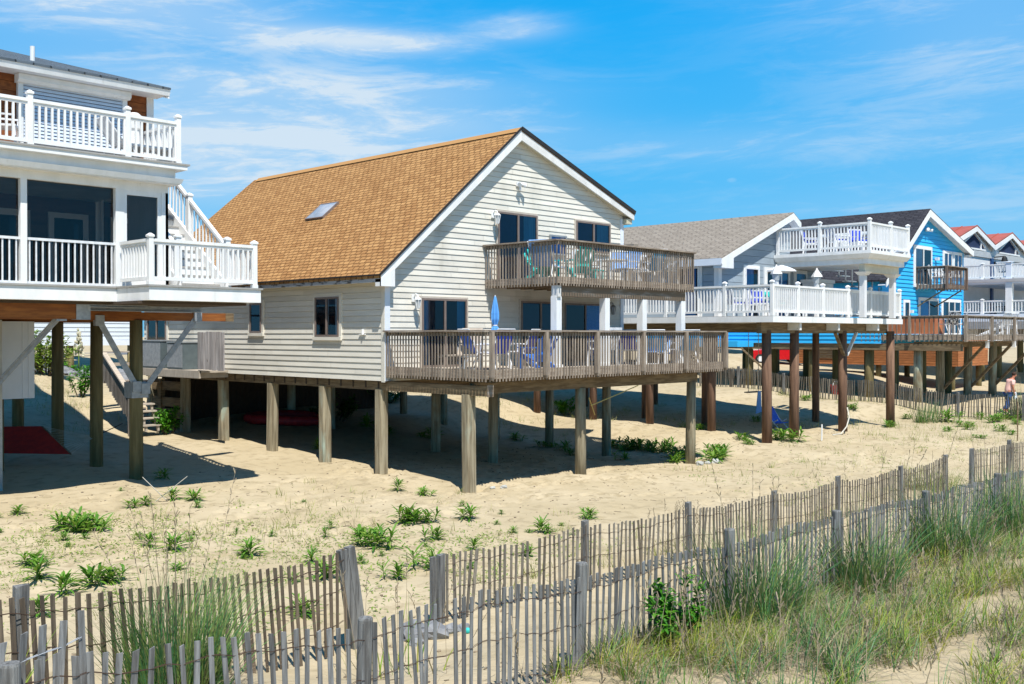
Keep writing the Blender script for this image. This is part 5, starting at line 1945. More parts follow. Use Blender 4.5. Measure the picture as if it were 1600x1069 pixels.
bush('green_shrub', 'small bright shrub by the stair of the beige house', 14.3, 33.6, .5, .5, 1.2, 400, .16, .06, 'leafbright', 17)
bush('green_shrub', 'low shrub on the rocks behind the white house poles', 16.6, 40.5, .8, .6, .7, 350, .22, .07, 'leafbright', 18)
for k, (x, y, rx_, h_) in enumerate(((58, 47, 3.5, 2.2), (52, 50, 2.6, 2.0), (63.0, 42, 1.6, 1.6), (46, 46, 3, 1.9), (35, 56, 3, 2.0))):
    bush('green_hedge', ('wide leafy hedge by the street behind the blue house', 'leafy hedge seen under the blue side wall', 'leafy bush beyond the red car', 'leafy hedge behind the grey house poles', 'leafy hedge across the street behind the beige house')[k], x, y, rx_, 1.2, h_, 900, .35, .14, 'leafbright', 30 + k, 'hedge')

# yucca in flower far behind the left gap
yx, yy = 18.3, 43.2
yz = gz(yx, yy)
yt = thing('yucca', 'yucca with a tall spike of cream flowers before the pale house', 'plant', (yx, yy, yz))
b = MB()
for k in range(40):
    b.blade((yx, yy, yz), k * 2.4, .75, random.uniform(.1, .8), .06, 3, random.uniform(.1, .5))
b.build('leaves', 'leafdark', yt)
b = MB()
b.tube([(yx, yy, yz), (yx, yy, yz + 2.1)], [.03, .012], 6)
b.build('stalk', 'leafyel', yt)
b = MB()
for k in range(60):
    t = random.random()
    a = random.uniform(0, 6.28)
    r = .28 * (1 - t * .75) * random.uniform(.3, 1)
    b.blob((yx + r * math.cos(a), yy + r * math.sin(a), yz + .95 + 1.15 * t), .055, .055, .07, k, .3, 6, 4)
b.build('flowers', 'flower', yt)


# ------------------------------------------------------------------ grasses
def clump(label, x, y, n, h, r, mat, seed, lean=.35, stalks=0, drop=0.0):
    rnd = random.Random(seed)
    z = gz(x, y)
    t_ = thing('beach_grass_clump', label, 'grass clump', (x, y, z), 'tall clumps of beach grass by the fences')
    m_ = MB()
    for k in range(n):
        a = rnd.uniform(0, 6.28)
        q = r * math.sqrt(rnd.random())
        m_.blade((x + q * math.cos(a), y + q * math.sin(a), z - .04), a + rnd.gauss(0, .9), h * rnd.uniform(.45, 1.1), abs(rnd.gauss(.15, .22)), rnd.uniform(.008, .018), 4, abs(rnd.gauss(0, lean * .55)))
    m_.build('blades', mat, t_)
    m_ = MB()
    for k in range(n // 4):
        a = rnd.uniform(0, 6.28)
        q = r * 1.1 * math.sqrt(rnd.random())
        m_.blade((x + q * math.cos(a), y + q * math.sin(a), z - .03), a + rnd.gauss(0, .8), h * rnd.uniform(.25, .6), abs(rnd.gauss(.4, .3)), rnd.uniform(.006, .012), 3, abs(rnd.gauss(.1, .4)))
    m_.build('dry_blades', 'straw', t_)
    if stalks:
        m_ = MB()
        for k in range(stalks):
            a = rnd.uniform(0, 6.28)
            q = r * rnd.random()
            hh = h * rnd.uniform(1.05, 1.6)
            ln_ = rnd.gauss(0, .28)
            b0 = Vector((x + q * math.cos(a), y + q * math.sin(a), z))
            tp = b0 + Vector((math.cos(a) * hh * ln_, math.sin(a) * hh * ln_, hh))
            m_.tube([b0, b0.lerp(tp, .6) + Vector((0, 0, .03)), tp], [.003, .0026, .0018], 4)
            for j in range(5):
                p = b0.lerp(tp, .80 + .045 * j)
                m_.bar(p, p + Vector((rnd.gauss(0, .02), rnd.gauss(0, .02), .045)), .006, .005)
        m_.build('seed_stalks', 'straw', t_)
    return t_


clump('thick tall blue green grass clump standing between the two left slat fences', 4.12, 7.85, 900, 1.2, .36, 'grassblue', 1, .4, 16)
clump('thin grass at the far left edge behind the fence', 2.55, 8.0, 90, .95, .25, 'grassgreen', 2, .4, 6)
clump('dense grass clump at the third foreground post, right of the glossy shrub', 9.7, 5.8, 560, 1.2, .48, 'grassblue', 3, .5, 8)
clump('dense grass clump around the fourth foreground post', 12.25, 5.8, 520, 1.2, .42, 'grassblue', 4, .5, 6)
clump('grass clump at the fifth foreground post', 14.8, 5.75, 520, 1.2, .5, 'grassblue', 5, .5, 5)
clump('tall grass clump at the rightmost round post', 17.6, 5.7, 560, 1.25, .6, 'grassblue', 6, .5, 5)
clump('yellow green grass filling the narrow opening in the rear fence', 24.0, 9.6, 260, .75, .6, 'sandgrass', 7, .5, 3)
clump('grass clump behind the fence at the right edge', 21.0, 6.6, 300, 1.05, .7, 'grassblue', 8, .5, 5)
clump('sparse seed stalks rising behind the rear fence', 13.3, 9.3, 26, .55, .5, 'sandgrass', 9, .4, 26)
clump('thin grass blades in the sandy gap between the fences', 6.3, 7.6, 40, .7, .6, 'grassgreen', 10, .5, 10)
clump('tall bluish grass beside the walking man', 41.9, 13.2, 260, 1.35, .4, 'grassblue', 12, .3, 4)
clump('bluish grass at the foot of the far fence left of the round plant', 39.3, 15.9, 220, .95, .5, 'grassblue', 13, .35, 3)

rnd = random.Random(77)


def dens(x, y):
    """how thick the dune grass stands at a spot on the near dune"""
    u = mnoise.noise(Vector((x * .55, y * .8, 2))) + .6 * mnoise.noise(Vector((x * 1.5, y * 1.9, 9)))
    k = .62 + 1.0 * u
    path = abs((y - 3.55) - (x - 9.5) * .18)
    k -= max(0, .85 - path * 2.4) * (1.0 if 8.2 < x < 12.5 else .2)
    if y > 5.3:
        k += .25
    if x < 8.6:
        k -= (8.6 - x) * .22
    return k


gg_ = [MB() for _ in range(3)]
dr_, st2 = MB(), MB()
nt_, tries = 0, 0
while nt_ < 2250 and tries < 40000:
    tries += 1
    x = rnd.uniform(4.4, 25)
    y = rnd.uniform(1.8, 6.25)
    if y < x * .19 or (x > 13 and rnd.random() < .45):
        continue
    if rnd.random() > dens(x, y):
        continue
    nt_ += 1
    kind = min(2, max(0, int(1.25 + 1.5 * mnoise.noise(Vector((x * .8, y * .8, 30))) + rnd.gauss(0, .55))))
    sz_ = rnd.uniform(.4, .85) * (1.15 if kind == 0 else .95)
    rr = rnd.uniform(.03, .11)
    for k in range(rnd.randint(6, 26)):
        a = rnd.uniform(0, 6.28)
        q = rr * math.sqrt(rnd.random())
        bx, by = x + q * math.cos(a), y + q * math.sin(a)
        z = gz(bx, by)
        if rnd.random() < .64:
            gg_[kind].blade((bx, by, z - .03), a + rnd.gauss(0, .7), sz_ * rnd.uniform(.25, .62), abs(rnd.gauss(.32, .32)), rnd.uniform(.006, .0145), 3, abs(rnd.gauss(.08, .32)))
        else:
            dr_.blade((bx, by, z - .02), a + rnd.gauss(0, .9), sz_ * rnd.uniform(.2, .55), abs(rnd.gauss(.8, .5)), rnd.uniform(.005, .012), 3, abs(rnd.gauss(.35, .5)))
    if rnd.random() < .10:
        hh = rnd.uniform(.55, .95)
        a = rnd.uniform(0, 6.28)
        z = gz(x, y)
        tp = Vector((x + .25 * hh * math.cos(a), y + .25 * hh * math.sin(a), z + hh))
        st2.tube([(x, y, z), Vector((x, y, z)).lerp(tp, .5) + Vector((0, 0, .03)), tp], [.003, .0028, .002], 4)
        for j in range(7):
            p = Vector((x, y, z)).lerp(tp, .76 + .04 * j)
            st2.bar(p, p + Vector((rnd.gauss(0, .018), rnd.gauss(0, .018), .05)), .008, .006)
for _ in range(5200):                          # matted dead litter between the tufts
    x, y = rnd.uniform(5.2, 24), rnd.uniform(1.8, 6.4)
    if y < x * .19 or rnd.random() > dens(x, y) + .25:
        continue
    dr_.blade((x, y, gz(x, y) + .004), rnd.uniform(0, 6.28), rnd.uniform(.10, .34), rnd.uniform(1.2, 3.2), rnd.uniform(.004, .010), 2, rnd.uniform(.8, 2.2))
M['grassyel'] = ramp_leaf('yellow_dune_grass_blade', [(.17, .27, .02), (.27, .34, .03), (.38, .38, .05), (.45, .38, .10)], .32)
for m_, mat_, nm_, lb_ in ((gg_[0], 'grassblue', 'dune_grass', 'bluish green dune grass tufts on the near slope'), (gg_[1], 'grassgreen', 'dune_grass', 'green dune grass tufts on the near slope'), (gg_[2], 'grassyel', 'dune_grass', 'yellow green dune grass tufts on the near slope'),
                           (dr_, 'straw', 'dry_grass', 'dead straw coloured grass lying among the green'), (st2, 'straw', 'dry_grass', 'dry seed stalks rising out of the dune grass')):
    o = m_.build(nm_, mat_)
    o['kind'] = 'stuff'
    o['label'] = lb_

sg = MB()                                      # low sparse grass over the sand
spots = [(rnd.uniform(4, 15), rnd.uniform(10.5, 20), .8) for _ in range(45)] + [(rnd.uniform(6.5, 12), rnd.uniform(13, 18.5), 1) for _ in range(45)] + [(rnd.uniform(20, 34), rnd.uniform(9.6, 15.5), 1) for _ in range(60)]
spots += [(rnd.uniform(33, 41.5), rnd.uniform(11, 19), 1.3) for _ in range(70)] + [(rnd.uniform(25, 40.5), rnd.uniform(19.5, 27), 1.0) for _ in range(40)] + [(rnd.uniform(12, 14.5), rnd.uniform(30, 38), 1.2) for _ in range(45)] + [(rnd.uniform(26, 33), rnd.uniform(24, 31), 1.3) for _ in range(50)]
spots += [(rnd.uniform(40.6, 41.4), rnd.uniform(13, 26), 1.4) for _ in range(40)] + [(rnd.uniform(9, 24), rnd.uniform(9.1, 10.6), .9) for _ in range(50)]
for x, y, k in spots:
    sp_ = rnd.uniform(.05, .3) * k
    for j in range(int(rnd.uniform(5, 26))):
        q = rnd.gauss(0, sp_), rnd.gauss(0, sp_)
        px_, py_ = x + q[0], y + q[1]
        sg.blade((px_, py_, gz(px_, py_) - .02), rnd.uniform(0, 6.28), rnd.uniform(.06, .32) * k, abs(rnd.gauss(.4, .3)), rnd.uniform(.006, .014), 2, abs(rnd.gauss(.1, .4)))
o = sg.build('sand_grass', 'sandgrass')
o['kind'] = 'stuff'
o['label'] = 'low sparse tufts of pale grass over the sand'
cr = MB()                                      # ground-hugging weeds on the open sand
for x, y, k in [(rnd.gauss(7.5, 1.5), rnd.gauss(16, 1.6), 1) for _ in range(190)] + [(rnd.gauss(10.5, 1.6), rnd.gauss(11.8, 1.2), 1) for _ in range(110)] + [(rnd.gauss(9, 2), rnd.gauss(14.5, 2), .8) for _ in range(130)] + [(rnd.uniform(20, 34), rnd.uniform(10, 15), .8) for _ in range(80)] + [(rnd.uniform(5, 14), rnd.uniform(9.8, 13), .8) for _ in range(30)]:
    for j in range(rnd.randint(6, 22)):
        px_, py_ = x + rnd.gauss(0, .14), y + rnd.gauss(0, .14)
        cr.leaf((px_, py_, gz(px_, py_)), rnd.uniform(0, 6.28), rnd.uniform(.1, .9), rnd.choice((1, 1, 1.7)) * rnd.uniform(.03, .085) * k, rnd.uniform(.012, .024), .3)
o = cr.build('creeping_weeds', 'leafyel')
o['kind'] = 'stuff'
o['label'] = 'small creeping weeds dotted over the sand'
db = MB()
for _ in range(2600):
    x, y = rnd.uniform(4, 34), rnd.uniform(6.4, 22)
    z = gz(x, y)
    if rnd.random() < .6:
        s_ = rnd.uniform(.006, .022)
        db.blob((x, y, z + s_ * .3), s_ * 1.4, s_, s_ * .6, rnd.random() * 50, .4, 5, 4)
    else:
        a = rnd.uniform(0, 3.14)
        l_ = rnd.uniform(.03, .16)
        db.bar((x, y, z + .006), (x + l_ * math.cos(a), y + l_ * math.sin(a), gz(x + l_ * math.cos(a), y + l_ * math.sin(a)) + .006), .006, .006)
o = db.build('beach_debris', 'debris')
o['kind'] = 'stuff'
o['label'] = 'dark twigs, shells and seaweed bits on the sand'

# ------------------------------------------------------------------ deck furniture
def mesh_part(fn, name, mat, par, smooth=False):
    m_ = MB()
    fn(m_)
    return m_.build(name, mat, par, smooth)


def adirondack(mat, label, group=None):
    t_ = thing('adirondack_chair', label, 'chair', (0, 0, 0), group)
    for x in (-.27, .27):
        mesh_part(lambda m_: m_.box(x - .02, x + .02, -.33, -.23, 0, .5), 'leg', mat, t_)
        mesh_part(lambda m_: m_.bar((x * .9, -.3, .33), (x * .9, .42, .02), .03, .10), 'leg', mat, t_)
        mesh_part(lambda m_: m_.box(x - .06, x + .06, -.38, .3, .5, .525), 'armrest', mat, t_)

    def seat(m_):
        for k in range(5):
            y = -.3 + k * .1
            m_.bar((-.25, y, .33 - .035 * k), (.25, y, .33 - .035 * k), .09, .02, up=(0, .3, 1))
    mesh_part(seat, 'seat', mat, t_)

    def back(m_):
        for k in range(5):
            x = -.2 + k * .1
            h = .88 - .05 * abs(k - 2) ** 1.6
            m_.bar((x * .9, .16, .17), (x * 1.15, .46, h), .085, .02, up=(0, 1, 0))
        m_.bar((-.22, .27, .38), (.22, .27, .38), .03, .06)
    mesh_part(back, 'backrest', mat, t_)
    return t_


def sling_chair(fmat, cmat, label, group=None, high=.9):
    t_ = thing('sling_chair', label, 'chair', (0, 0, 0), group)

    def fr(m_):
        for x in (-.27, .27):
            m_.tube([(x, -.28, 0), (x, -.26, .58), (x, .02, .60), (x, .22, .58)], .016, 6)
            m_.tube([(x, .30, 0), (x, .12, .40), (x, -.27, .40)], .016, 6)
            m_.tube([(x, .10, .36), (x, .36, high)], .016, 6)
        m_.tube([(-.27, .36, high), (.27, .36, high)], .016, 6)
        m_.tube([(-.27, -.27, .40), (.27, -.27, .40)], .016, 6)
    mesh_part(fr, 'frame', fmat, t_)

    def sl_(m_):
        pts_ = [(-.26, .41), (-.08, .385), (.10, .375), (.19, .52), (.28, .70), (.355, high - .01)]
        for p, q in zip(pts_, pts_[1:]):
            m_.quad([(-.25, p[0], p[1]), (.25, p[0], p[1]), (.25, q[0], q[1]), (-.25, q[0], q[1])])
    mesh_part(sl_, 'sling', cmat, t_)
    return t_


def chaise(fmat, cmat, label, group=None, back=.55):
    t_ = thing('chaise_lounge', label, 'lounge chair', (0, 0, 0), group)

    def fr(m_):
        for x in (-.28, .28):
            m_.tube([(x, -.85, .32), (x, .35, .32), (x, .75, .32 + back)], .018, 6)
            for y in (-.65, .2):
                m_.tube([(x, y, .32), (x, y - .1, 0)], .016, 6)
            m_.tube([(x, .45, .36), (x, .62, 0)], .014, 6)
        for y in (-.65, .2):
            m_.tube([(-.28, y - .1, .02), (.28, y - .1, .02)], .014, 6)
    mesh_part(fr, 'frame', fmat, t_)

    def sl_(m_):
        pts_ = [(-.85, .34), (-.3, .33), (.35, .33), (.55, .33 + back * .5), (.75, .33 + back)]
        for p, q in zip(pts_, pts_[1:]):
            m_.hexa([(-.26, p[0], p[1]), (.26, p[0], p[1]), (.26, q[0], q[1]), (-.26, q[0], q[1])], [(-.26, p[0], p[1] + .03), (.26, p[0], p[1] + .03), (.26, q[0] - .01, q[1] + .03), (-.26, q[0] - .01, q[1] + .03)])
    mesh_part(sl_, 'sling', cmat, t_)
    return t_


def plastic_chair(mat, label, group=None, cush=None):
    t_ = thing('patio_chair', label, 'chair', (0, 0, 0), group)
    for x in (-.23, .23):
        for y in (-.22, .24):
            mesh_part(lambda m_: m_.bar((x * 1.1, y * 1.15, 0), (x, y, .40), .045, .045), 'leg', mat, t_)
        mesh_part(lambda m_: (m_.bar((x * 1.15, -.24, .58), (x * 1.1, .27, .60), .05, .03), m_.bar((x * 1.1, -.2, .40), (x * 1.15, -.22, .58), .04, .04)), 'armrest', mat, t_)
    mesh_part(lambda m_: m_.box(-.24, .24, -.25, .24, .38, .42), 'seat', mat, t_)

    def back(m_):
        m_.bar((-.22, .24, .40), (-.24, .36, .86), .04, .04)
        m_.bar((.22, .24, .40), (.24, .36, .86), .04, .04)
        m_.bar((-.26, .36, .87), (.26, .36, .87), .04, .06)
        for k in range(5):
            x = -.15 + .075 * k
            m_.bar((x, .25, .42), (x, .355, .86), .035, .015, up=(0, 1, 0))
    mesh_part(back, 'backrest', mat, t_)
    if cush:
        mesh_part(lambda m_: (m_.box(-.22, .22, -.24, .2, .42, .48), m_.bar((0, .22, .46), (0, .32, .84), .42, .05, up=(0, 1, 0))), 'cushion', cush, t_)
    return t_


def table(mat, label, w=.5, h=.62, group=None):
    t_ = thing('patio_table', label, 'table', (0, 0, 0), group)
    mesh_part(lambda m_: m_.lathe([(w, h - .03), (w, h)], 16), 'table_top', mat, t_)
    for k in range(4):
        a = math.pi / 4 + k * math.pi / 2
        mesh_part(lambda m_: m_.tube([(w * .75 * math.cos(a), w * .75 * math.sin(a), 0), (w * .6 * math.cos(a), w * .6 * math.sin(a), h - .03)], .02, 6), 'leg', mat, t_)
    return t_


FL = LF
gl = 'furniture on the lower deck of the beige house'
gu = 'furniture on the upper deck of the beige house'
place(chaise('metalg', 'tan', 'tan mesh recliner at the left end of the lower wooden deck', gl, .62), (16.35, 17.45, FL), R(-62))
place(sling_chair('metalw', 'midblue', 'white framed blue beach chair beside the tan recliner', gl, .95), (16.85, 17.5, FL), R(75))
sc0 = place(sling_chair('metalw', 'royal', 'navy sling chair with white frame in front of the closed umbrella', gl, .95), (16.95, 16.95, FL), R(178))
copy_tree(sc0, (17.55, 18.1, FL), R(20), 'navy sling chair between the closed umbrella and the door', gl)
tb = place(table('metalw', 'white round table around the closed blue umbrella', .5, .62, gl), (17.42, 17.45, FL))
t = thing('patio_umbrella', 'closed light blue patio umbrella tied near its hem', 'umbrella', (17.42, 17.45, FL), gl)
b = MB()
b.tube([(17.42, 17.45, FL), (17.42, 17.45, .93)], .02, 8)
b.build('pole', 'metalw', t)
b = MB()
prof = [(.012, .93), (.035, .85), (.06, .68), (.085, .50), (.085, .35), (.055, .24), (.04, .20), (.075, .15), (.10, .08), (.09, .03)]
i0 = len(b.v)
nn = 16
for r, z in prof:
    for j in range(nn):
        a = 2 * math.pi * j / nn
        rr = r * (1 + (.22 if j % 2 else -.12) * (1 if r > .04 else .4))
        b.v.append((17.42 + rr * math.cos(a), 17.45 + rr * math.sin(a), z - (.03 if j % 2 and z < .1 else 0)))
for k in range(len(prof) - 1):
    for j in range(nn):
        q = i0 + k * nn
        b.f.append((q + j, q + (j + 1) % nn, q + nn + (j + 1) % nn, q + nn + j))
b.build('folded_canopy', 'lightblue', t)
b = MB()
b.tube([(17.42 + .05 * math.cos(a), 17.45 + .05 * math.sin(a), .205) for a in np.linspace(0, 6.28, 12)], .012, 5)
b.build('tie_band', 'white', t)
ad0 = place(adirondack('blueplastic', 'bright blue adirondack chair facing the railing on the lower deck', gl), (18.15, 16.75, FL), R(168), sc=1.0)
copy_tree(sc0, (18.55, 17.6, FL), R(200), 'navy sling chair partly behind the first white column', gl)
place(plastic_chair('metalw', 'tall white plastic armchair behind the middle of the lower railing', gl), (20.95, 17.0, FL), R(190), sc=1.12)
t = thing('bench', 'plain wooden bench along the wall under the upper deck', 'bench', (19.6, 18.2, FL), gl)
b = MB()
b.box(19.0, 20.4, 18.0, 18.35, FL + .38, FL + .42)
b.build('seat', 'woodh', t)
for x in (19.1, 20.3):
    b = MB()
    b.box(x - .03, x + .03, 18.03, 18.32, FL, FL + .38)
    b.build('leg', 'woodh', t)
copy_tree(sc0, (22.3, 18.0, FL), R(10), 'navy sling chair in the shade right of the white armchair', gl)
copy_tree(sc0, (22.75, 17.5, FL), R(-40), 'navy sling chair nearest the third white column', gl)
c1 = place(chaise('metalw', 'paleblue', 'blue and white lounge chair at the right part of the lower deck', gl, .45), (23.45, 17.1, FL), R(-70))
s1 = place(sling_chair('metalw', 'skyblue', 'light blue slatted chair in the right corner of the lower deck', gl, .95), (24.1, 16.6, FL), R(160))
copy_tree(s1, (22.9, 16.7, FL), R(120), 'light blue slatted chair left of the fourth white column', gl)
# upper deck
place(chaise('metalw', 'paleblue', 'pale blue lounge chair at the left end of the upper deck', gu, .6), (19.35, 17.5, UZ), R(115))
ta = place(adirondack('teal', 'teal adirondack chair by the doorway of the upper deck', gu), (19.55, 17.85, UZ), R(-8))
copy_tree(ta, (20.2, 17.15, UZ), R(150), 'teal adirondack chair close to the upper railing', gu)
t = thing('footstool', 'small teal slatted footstool beside the adirondack chairs', 'stool', (20.75, 17.1, UZ), gu)
b = MB()
for k in range(4):
    b.box(20.55, 20.95, 16.93 + k * .1, 17.01 + k * .1, UZ + .27, UZ + .295)
b.build('seat', 'teal', t)
for x in (20.6, 20.9):
    for y in (16.97, 17.27):
        b = MB()
        b.box(x - .02, x + .02, y - .02, y + .02, UZ, UZ + .27)
        b.build('leg', 'teal', t)
pc = place(plastic_chair('metalw', 'white armchair just right of the teal chairs on the upper deck', gu), (21.05, 17.55, UZ), R(-20))
tw = place(table('metalw', 'white round table in the middle of the upper deck', .5, .62, gu), (21.75, 17.4, UZ))
copy_tree(pc, (21.7, 18.15, UZ), R(0), 'white armchair behind the white round table of the upper deck', gu)
sb = place(sling_chair('metalw', 'paleblue', 'white framed pale blue chair right of the upper round table', gu, .95), (22.4, 17.3, UZ), R(-95))
copy_tree(sb, (22.75, 17.9, UZ), R(-60), 'white framed pale blue chair behind its twin on the upper deck', gu)
copy_tree(s1, (23.1, 17.0, UZ), R(170), 'light blue slatted chair near the right half of the upper railing', gu)
copy_tree(pc, (23.55, 17.6, UZ), R(-30), 'white armchair near the right end of the upper deck', gu)
copy_tree(pc, (23.6, 16.95, UZ), R(170), 'white armchair with its back to the right part of the upper railing', gu)

# grey house decks
gg = 'furniture on the decks of the grey house'
wc = place(plastic_chair('metalw', 'white chair with royal blue cushions at the left corner of the white railed deck', gg, 'royal'), (28.75, 16.9, ZG), R(30))
copy_tree(wc, (28.7, 17.8, ZG), R(70), 'blue cushioned white chair by the corner board of the grey house', gg)
copy_tree(wc, (29.6, 17.6, ZG), R(-60), 'blue cushioned white chair below the first lamp of the grey house', gg)
tt = place(plastic_chair('metalw', 'white chair with a teal cushion behind the corner post of the white railing', gg, 'teal'), (30.3, 17.3, ZG), R(-20))
copy_tree(pc, (31.6, 17.2, ZG), R(20), 'bare white armchair in front of the sliding door of the grey house', gg)
copy_tree(pc, (32.6, 17.4, ZG), R(-15), 'bare white armchair under the upper deck of the grey house', gg)
copy_tree(pc, (33.7, 17.3, ZG), R(-30), 'bare white armchair left of the white storage box', gg)
copy_tree(wc, (33.35, 16.6, ZV), R(60), 'blue cushioned white chair at the left of the high white deck', gg)
copy_tree(wc, (33.6, 17.7, ZV), R(20), 'blue cushioned white chair at the back of the high white deck', gg)
copy_tree(wc, (34.2, 16.2, ZV), R(-30), 'blue cushioned white chair behind the front corner of the high white deck', gg)
copy_tree(wc, (34.9, 16.7, ZV), R(-60), 'blue cushioned white chair at the right of the high white deck', gg)
t = thing('patio_umbrella', 'open white patio umbrella by the sliding door of the grey house', 'umbrella', (31.1, 17.5, ZG), gg)
b = MB()
b.tube([(31.1, 17.5, ZG), (31.1, 17.5, 2.32)], .02, 6)
b.build('pole', 'metalw', t)
b = MB()
b.lathe([(.50, 2.10), (.49, 2.15), (.25, 2.25), (.02, 2.32)], 8, (31.1, 17.5, 0))
b.build('canopy', 'white', t)
for nm, x, y, lb in (('a', 30.05, 17.1, 'white post lantern with peaked roof left of the umbrella'), ('b', 32.6, 17.0, 'post lantern with peaked roof right of the umbrella')):
    t = thing('post_lantern', lb, 'lantern', (x, y, ZG), gg)
    b = MB()
    b.box(x - .06, x + .06, y - .06, y + .06, ZG, 1.75)
    b.build('post', 'white', t)
    b = MB()
    b.lathe([(.10, 1.75), (.15, 1.97)], 6, (x, y, 0))
    b.build('lamp_glass', 'curtainw', t)
    b = MB()
    b.lathe([(.22, 1.96), (.20, 2.0), (.05, 2.2), (.02, 2.27)], 4, (x, y, 0))
    b.build('lamp_roof', 'rake', t)
t = thing('storage_box', 'white lidded storage box at the wall under the high white deck', 'box', (34.7, 18.1, ZG), gg)
b = MB()
b.box(34.2, 35.4, 17.8, 18.4, ZG, 1.85)
b.build('body', 'white', t)
b = MB()
b.box(34.15, 35.45, 17.75, 18.45, 1.855, 1.98)
b.build('lid', 'white', t)

# blue house decks
gb_ = 'furniture on the decks of the blue house'
copy_tree(pc, (48.3, 19.1, 2.24), R(30), 'white armchair in front of the sliding door on the small wooden balcony', gb_, 1.1)
copy_tree(pc, (49.1, 19.1, 2.24), R(-20), 'white armchair at the right of the small wooden balcony', gb_, 1.1)
t = thing('privacy_screen', 'orange cedar board screen at the left end of the blue house deck', 'screen', (44.6, 18, BD), gb_)
b = MB()
for k in range(16):
    y = 17.75 + k * .13
    b.box(44.55, 44.60, y, y + .122, BD + .02, .70)
for k in range(8):
    x = 44.6 + k * .13
    b.box(x, x + .122, 17.72, 17.77, BD + .02, .70)
b.build('boards', 'cedarv', t)
t = thing('striped_chair', 'black and white striped chair with a yellow towel on the blue house deck', 'chair', (45.3, 17.4, BD), gb_)
M['stripe'] = mk('striped_cloth', (.75, .75, .75), (.03, .03, .05), rough=.8, sc=(9, 9, 9), lo=.48, hi=.52)
o_ = sling_chair('metalw', 'stripe', 'x', None, .9)
for ch in kids(o_):
    ch.parent = t
bpy.data.objects.remove(o_)
place(t, (45.1, 17.3, BD), R(150), sc=1.1)
tw_ = mesh_part(lambda m_: m_.hexa([(-.25, .2, .60), (.25, .2, .60), (.25, .42, .60), (-.25, .42, .60)], [(-.24, .28, .93), (.24, .28, .93), (.24, .42, .93), (-.24, .42, .93)]), 'towel', 'yellow', t)
copy_tree(sc0, (45.9, 17.2, BD), R(200), 'navy chair right of the yellow towel on the blue house deck', gb_, 1.15)
copy_tree(pc, (50.9, 17.2, BD), R(170), 'white armchair at the right of the blue house deck', gb_, 1.2)
copy_tree(pc, (53.2, 17.6, BD), R(150), 'white armchair at the right edge on the blue house deck', gb_, 1.2)
copy_tree(pc, (65.6, 21.9, 3.3), R(90), 'white chair on the upper porch of the red roofed house', None, 1.2)
copy_tree(pc, (65.6, 19.9, 3.3), R(60), 'white chair at the right edge of the upper porch with red roofs', None, 1.2)

# white house upper deck: folded chairs seen through the rails
copy_tree(pc, (7.35, 20.75, ZU), R(60), 'white chair on the upper deck of the white house', None, 1.05)
t = thing('deck_heater', 'white covered post shape standing by the brown shingle wall', 'cover', (10.05, 20.9, ZU))
b = MB()
b.lathe([(.13, 0), (.13, .75), (.16, .78), (.15, 1.06), (.08, 1.12)], 10, (10.05, 20.9, ZU))
b.build('cloth_cover', 'rake', t)
copy_tree(chaise('metalw', 'metalw', 'white lounge chair behind the right end of the high white railing', None, .5), (9.9, 20.55, ZU), R(90))
for o_ in [x for x in bpy.data.objects if x.get('label') == 'white lounge chair behind the right end of the high white railing' and x.location.length < .01]:
    for ch in kids(o_):
        bpy.data.objects.remove(ch)
    bpy.data.objects.remove(o_)

# ------------------------------------------------------------------ air conditioners
M['accore'] = mk('ac_dark_coil', (.10, .13, .14), rough=.6)


def ac_unit(x, y, w, d, h, label):
    t_ = thing('air_conditioner', label, 'air conditioner', (x, y, -1.03), 'air conditioners on the shelf')
    b_ = MB()
    b_.box(x - d / 2, x + d / 2, y - w / 2, y + w / 2, -1.02, -1.02 + h)
    b_.build('core', 'accore', t_)
    b_ = MB()
    n_ = int(w / .05)
    for k in range(n_):
        yy_ = y - w / 2 + w * (k + .5) / n_
        b_.box(x - d / 2 - .012, x - d / 2 - .001, yy_ - .012, yy_ + .012, -.97, -1.06 + h)
    b_.build('grille', 'galv', t_)
    b_ = MB()
    b_.box(x - d / 2 - .02, x + d / 2 + .02, y - w / 2 - .02, y + w / 2 + .02, -1.019 + h, -.985 + h)
    b_.build('lid', 'metalg', t_)
    return t_


ac_unit(14.85, 29.25, 1.25, .6, .80, 'wider grey air conditioner on the shelf at the back of the beige house')
ac_unit(14.85, 27.75, .9, .6, .76, 'narrower grey air conditioner next to the silvered board screen')

# ------------------------------------------------------------------ loose things on the sand
# red hammock slung between the pillar and a pole under the white house
t = thing('hammock', 'dark red cloth hammock slung low under the white house', 'hammock', (9.9, 26.3, -3))
b = MB()
hp = [(8.5, 27.85, -2.31), (9.4, 26.93, -2.32), (10.16, 26.16, -2.31)]
hq = [(8.3, 26.6, -2.83), (9.22, 25.68, -2.86), (10.24, 24.64, -2.88)]
for k in range(2):
    b.hexa([hp[k], hp[k + 1], hq[k + 1], hq[k]], [Vector(hp[k]) + Vector((0, 0, .012)), Vector(hp[k + 1]) + Vector((0, 0, .012)), Vector(hq[k + 1]) + Vector((0, 0, .012)), Vector(hq[k]) + Vector((0, 0, .012))])
b.build('cloth', 'red', t)
b = MB()
b.bar(hp[2], hq[2], .035, .035)
b.build('spreader_bar', 'woodbeam', t)
b = MB()
e_ = (10.80, 24.62, -2.50)
for k in range(14):
    p = Vector(hp[2]).lerp(Vector(hq[2]), k / 13)
    b.tube([p, e_], .004, 4, cap=False)
b.build('hammock_strings', 'rope', t)
b = MB()
b.tube([e_, (11.5, 24.6, -2.22), (14.2, 29.0, -2.1)][:2], .012, 5)
b.build('rope', 'black', t)
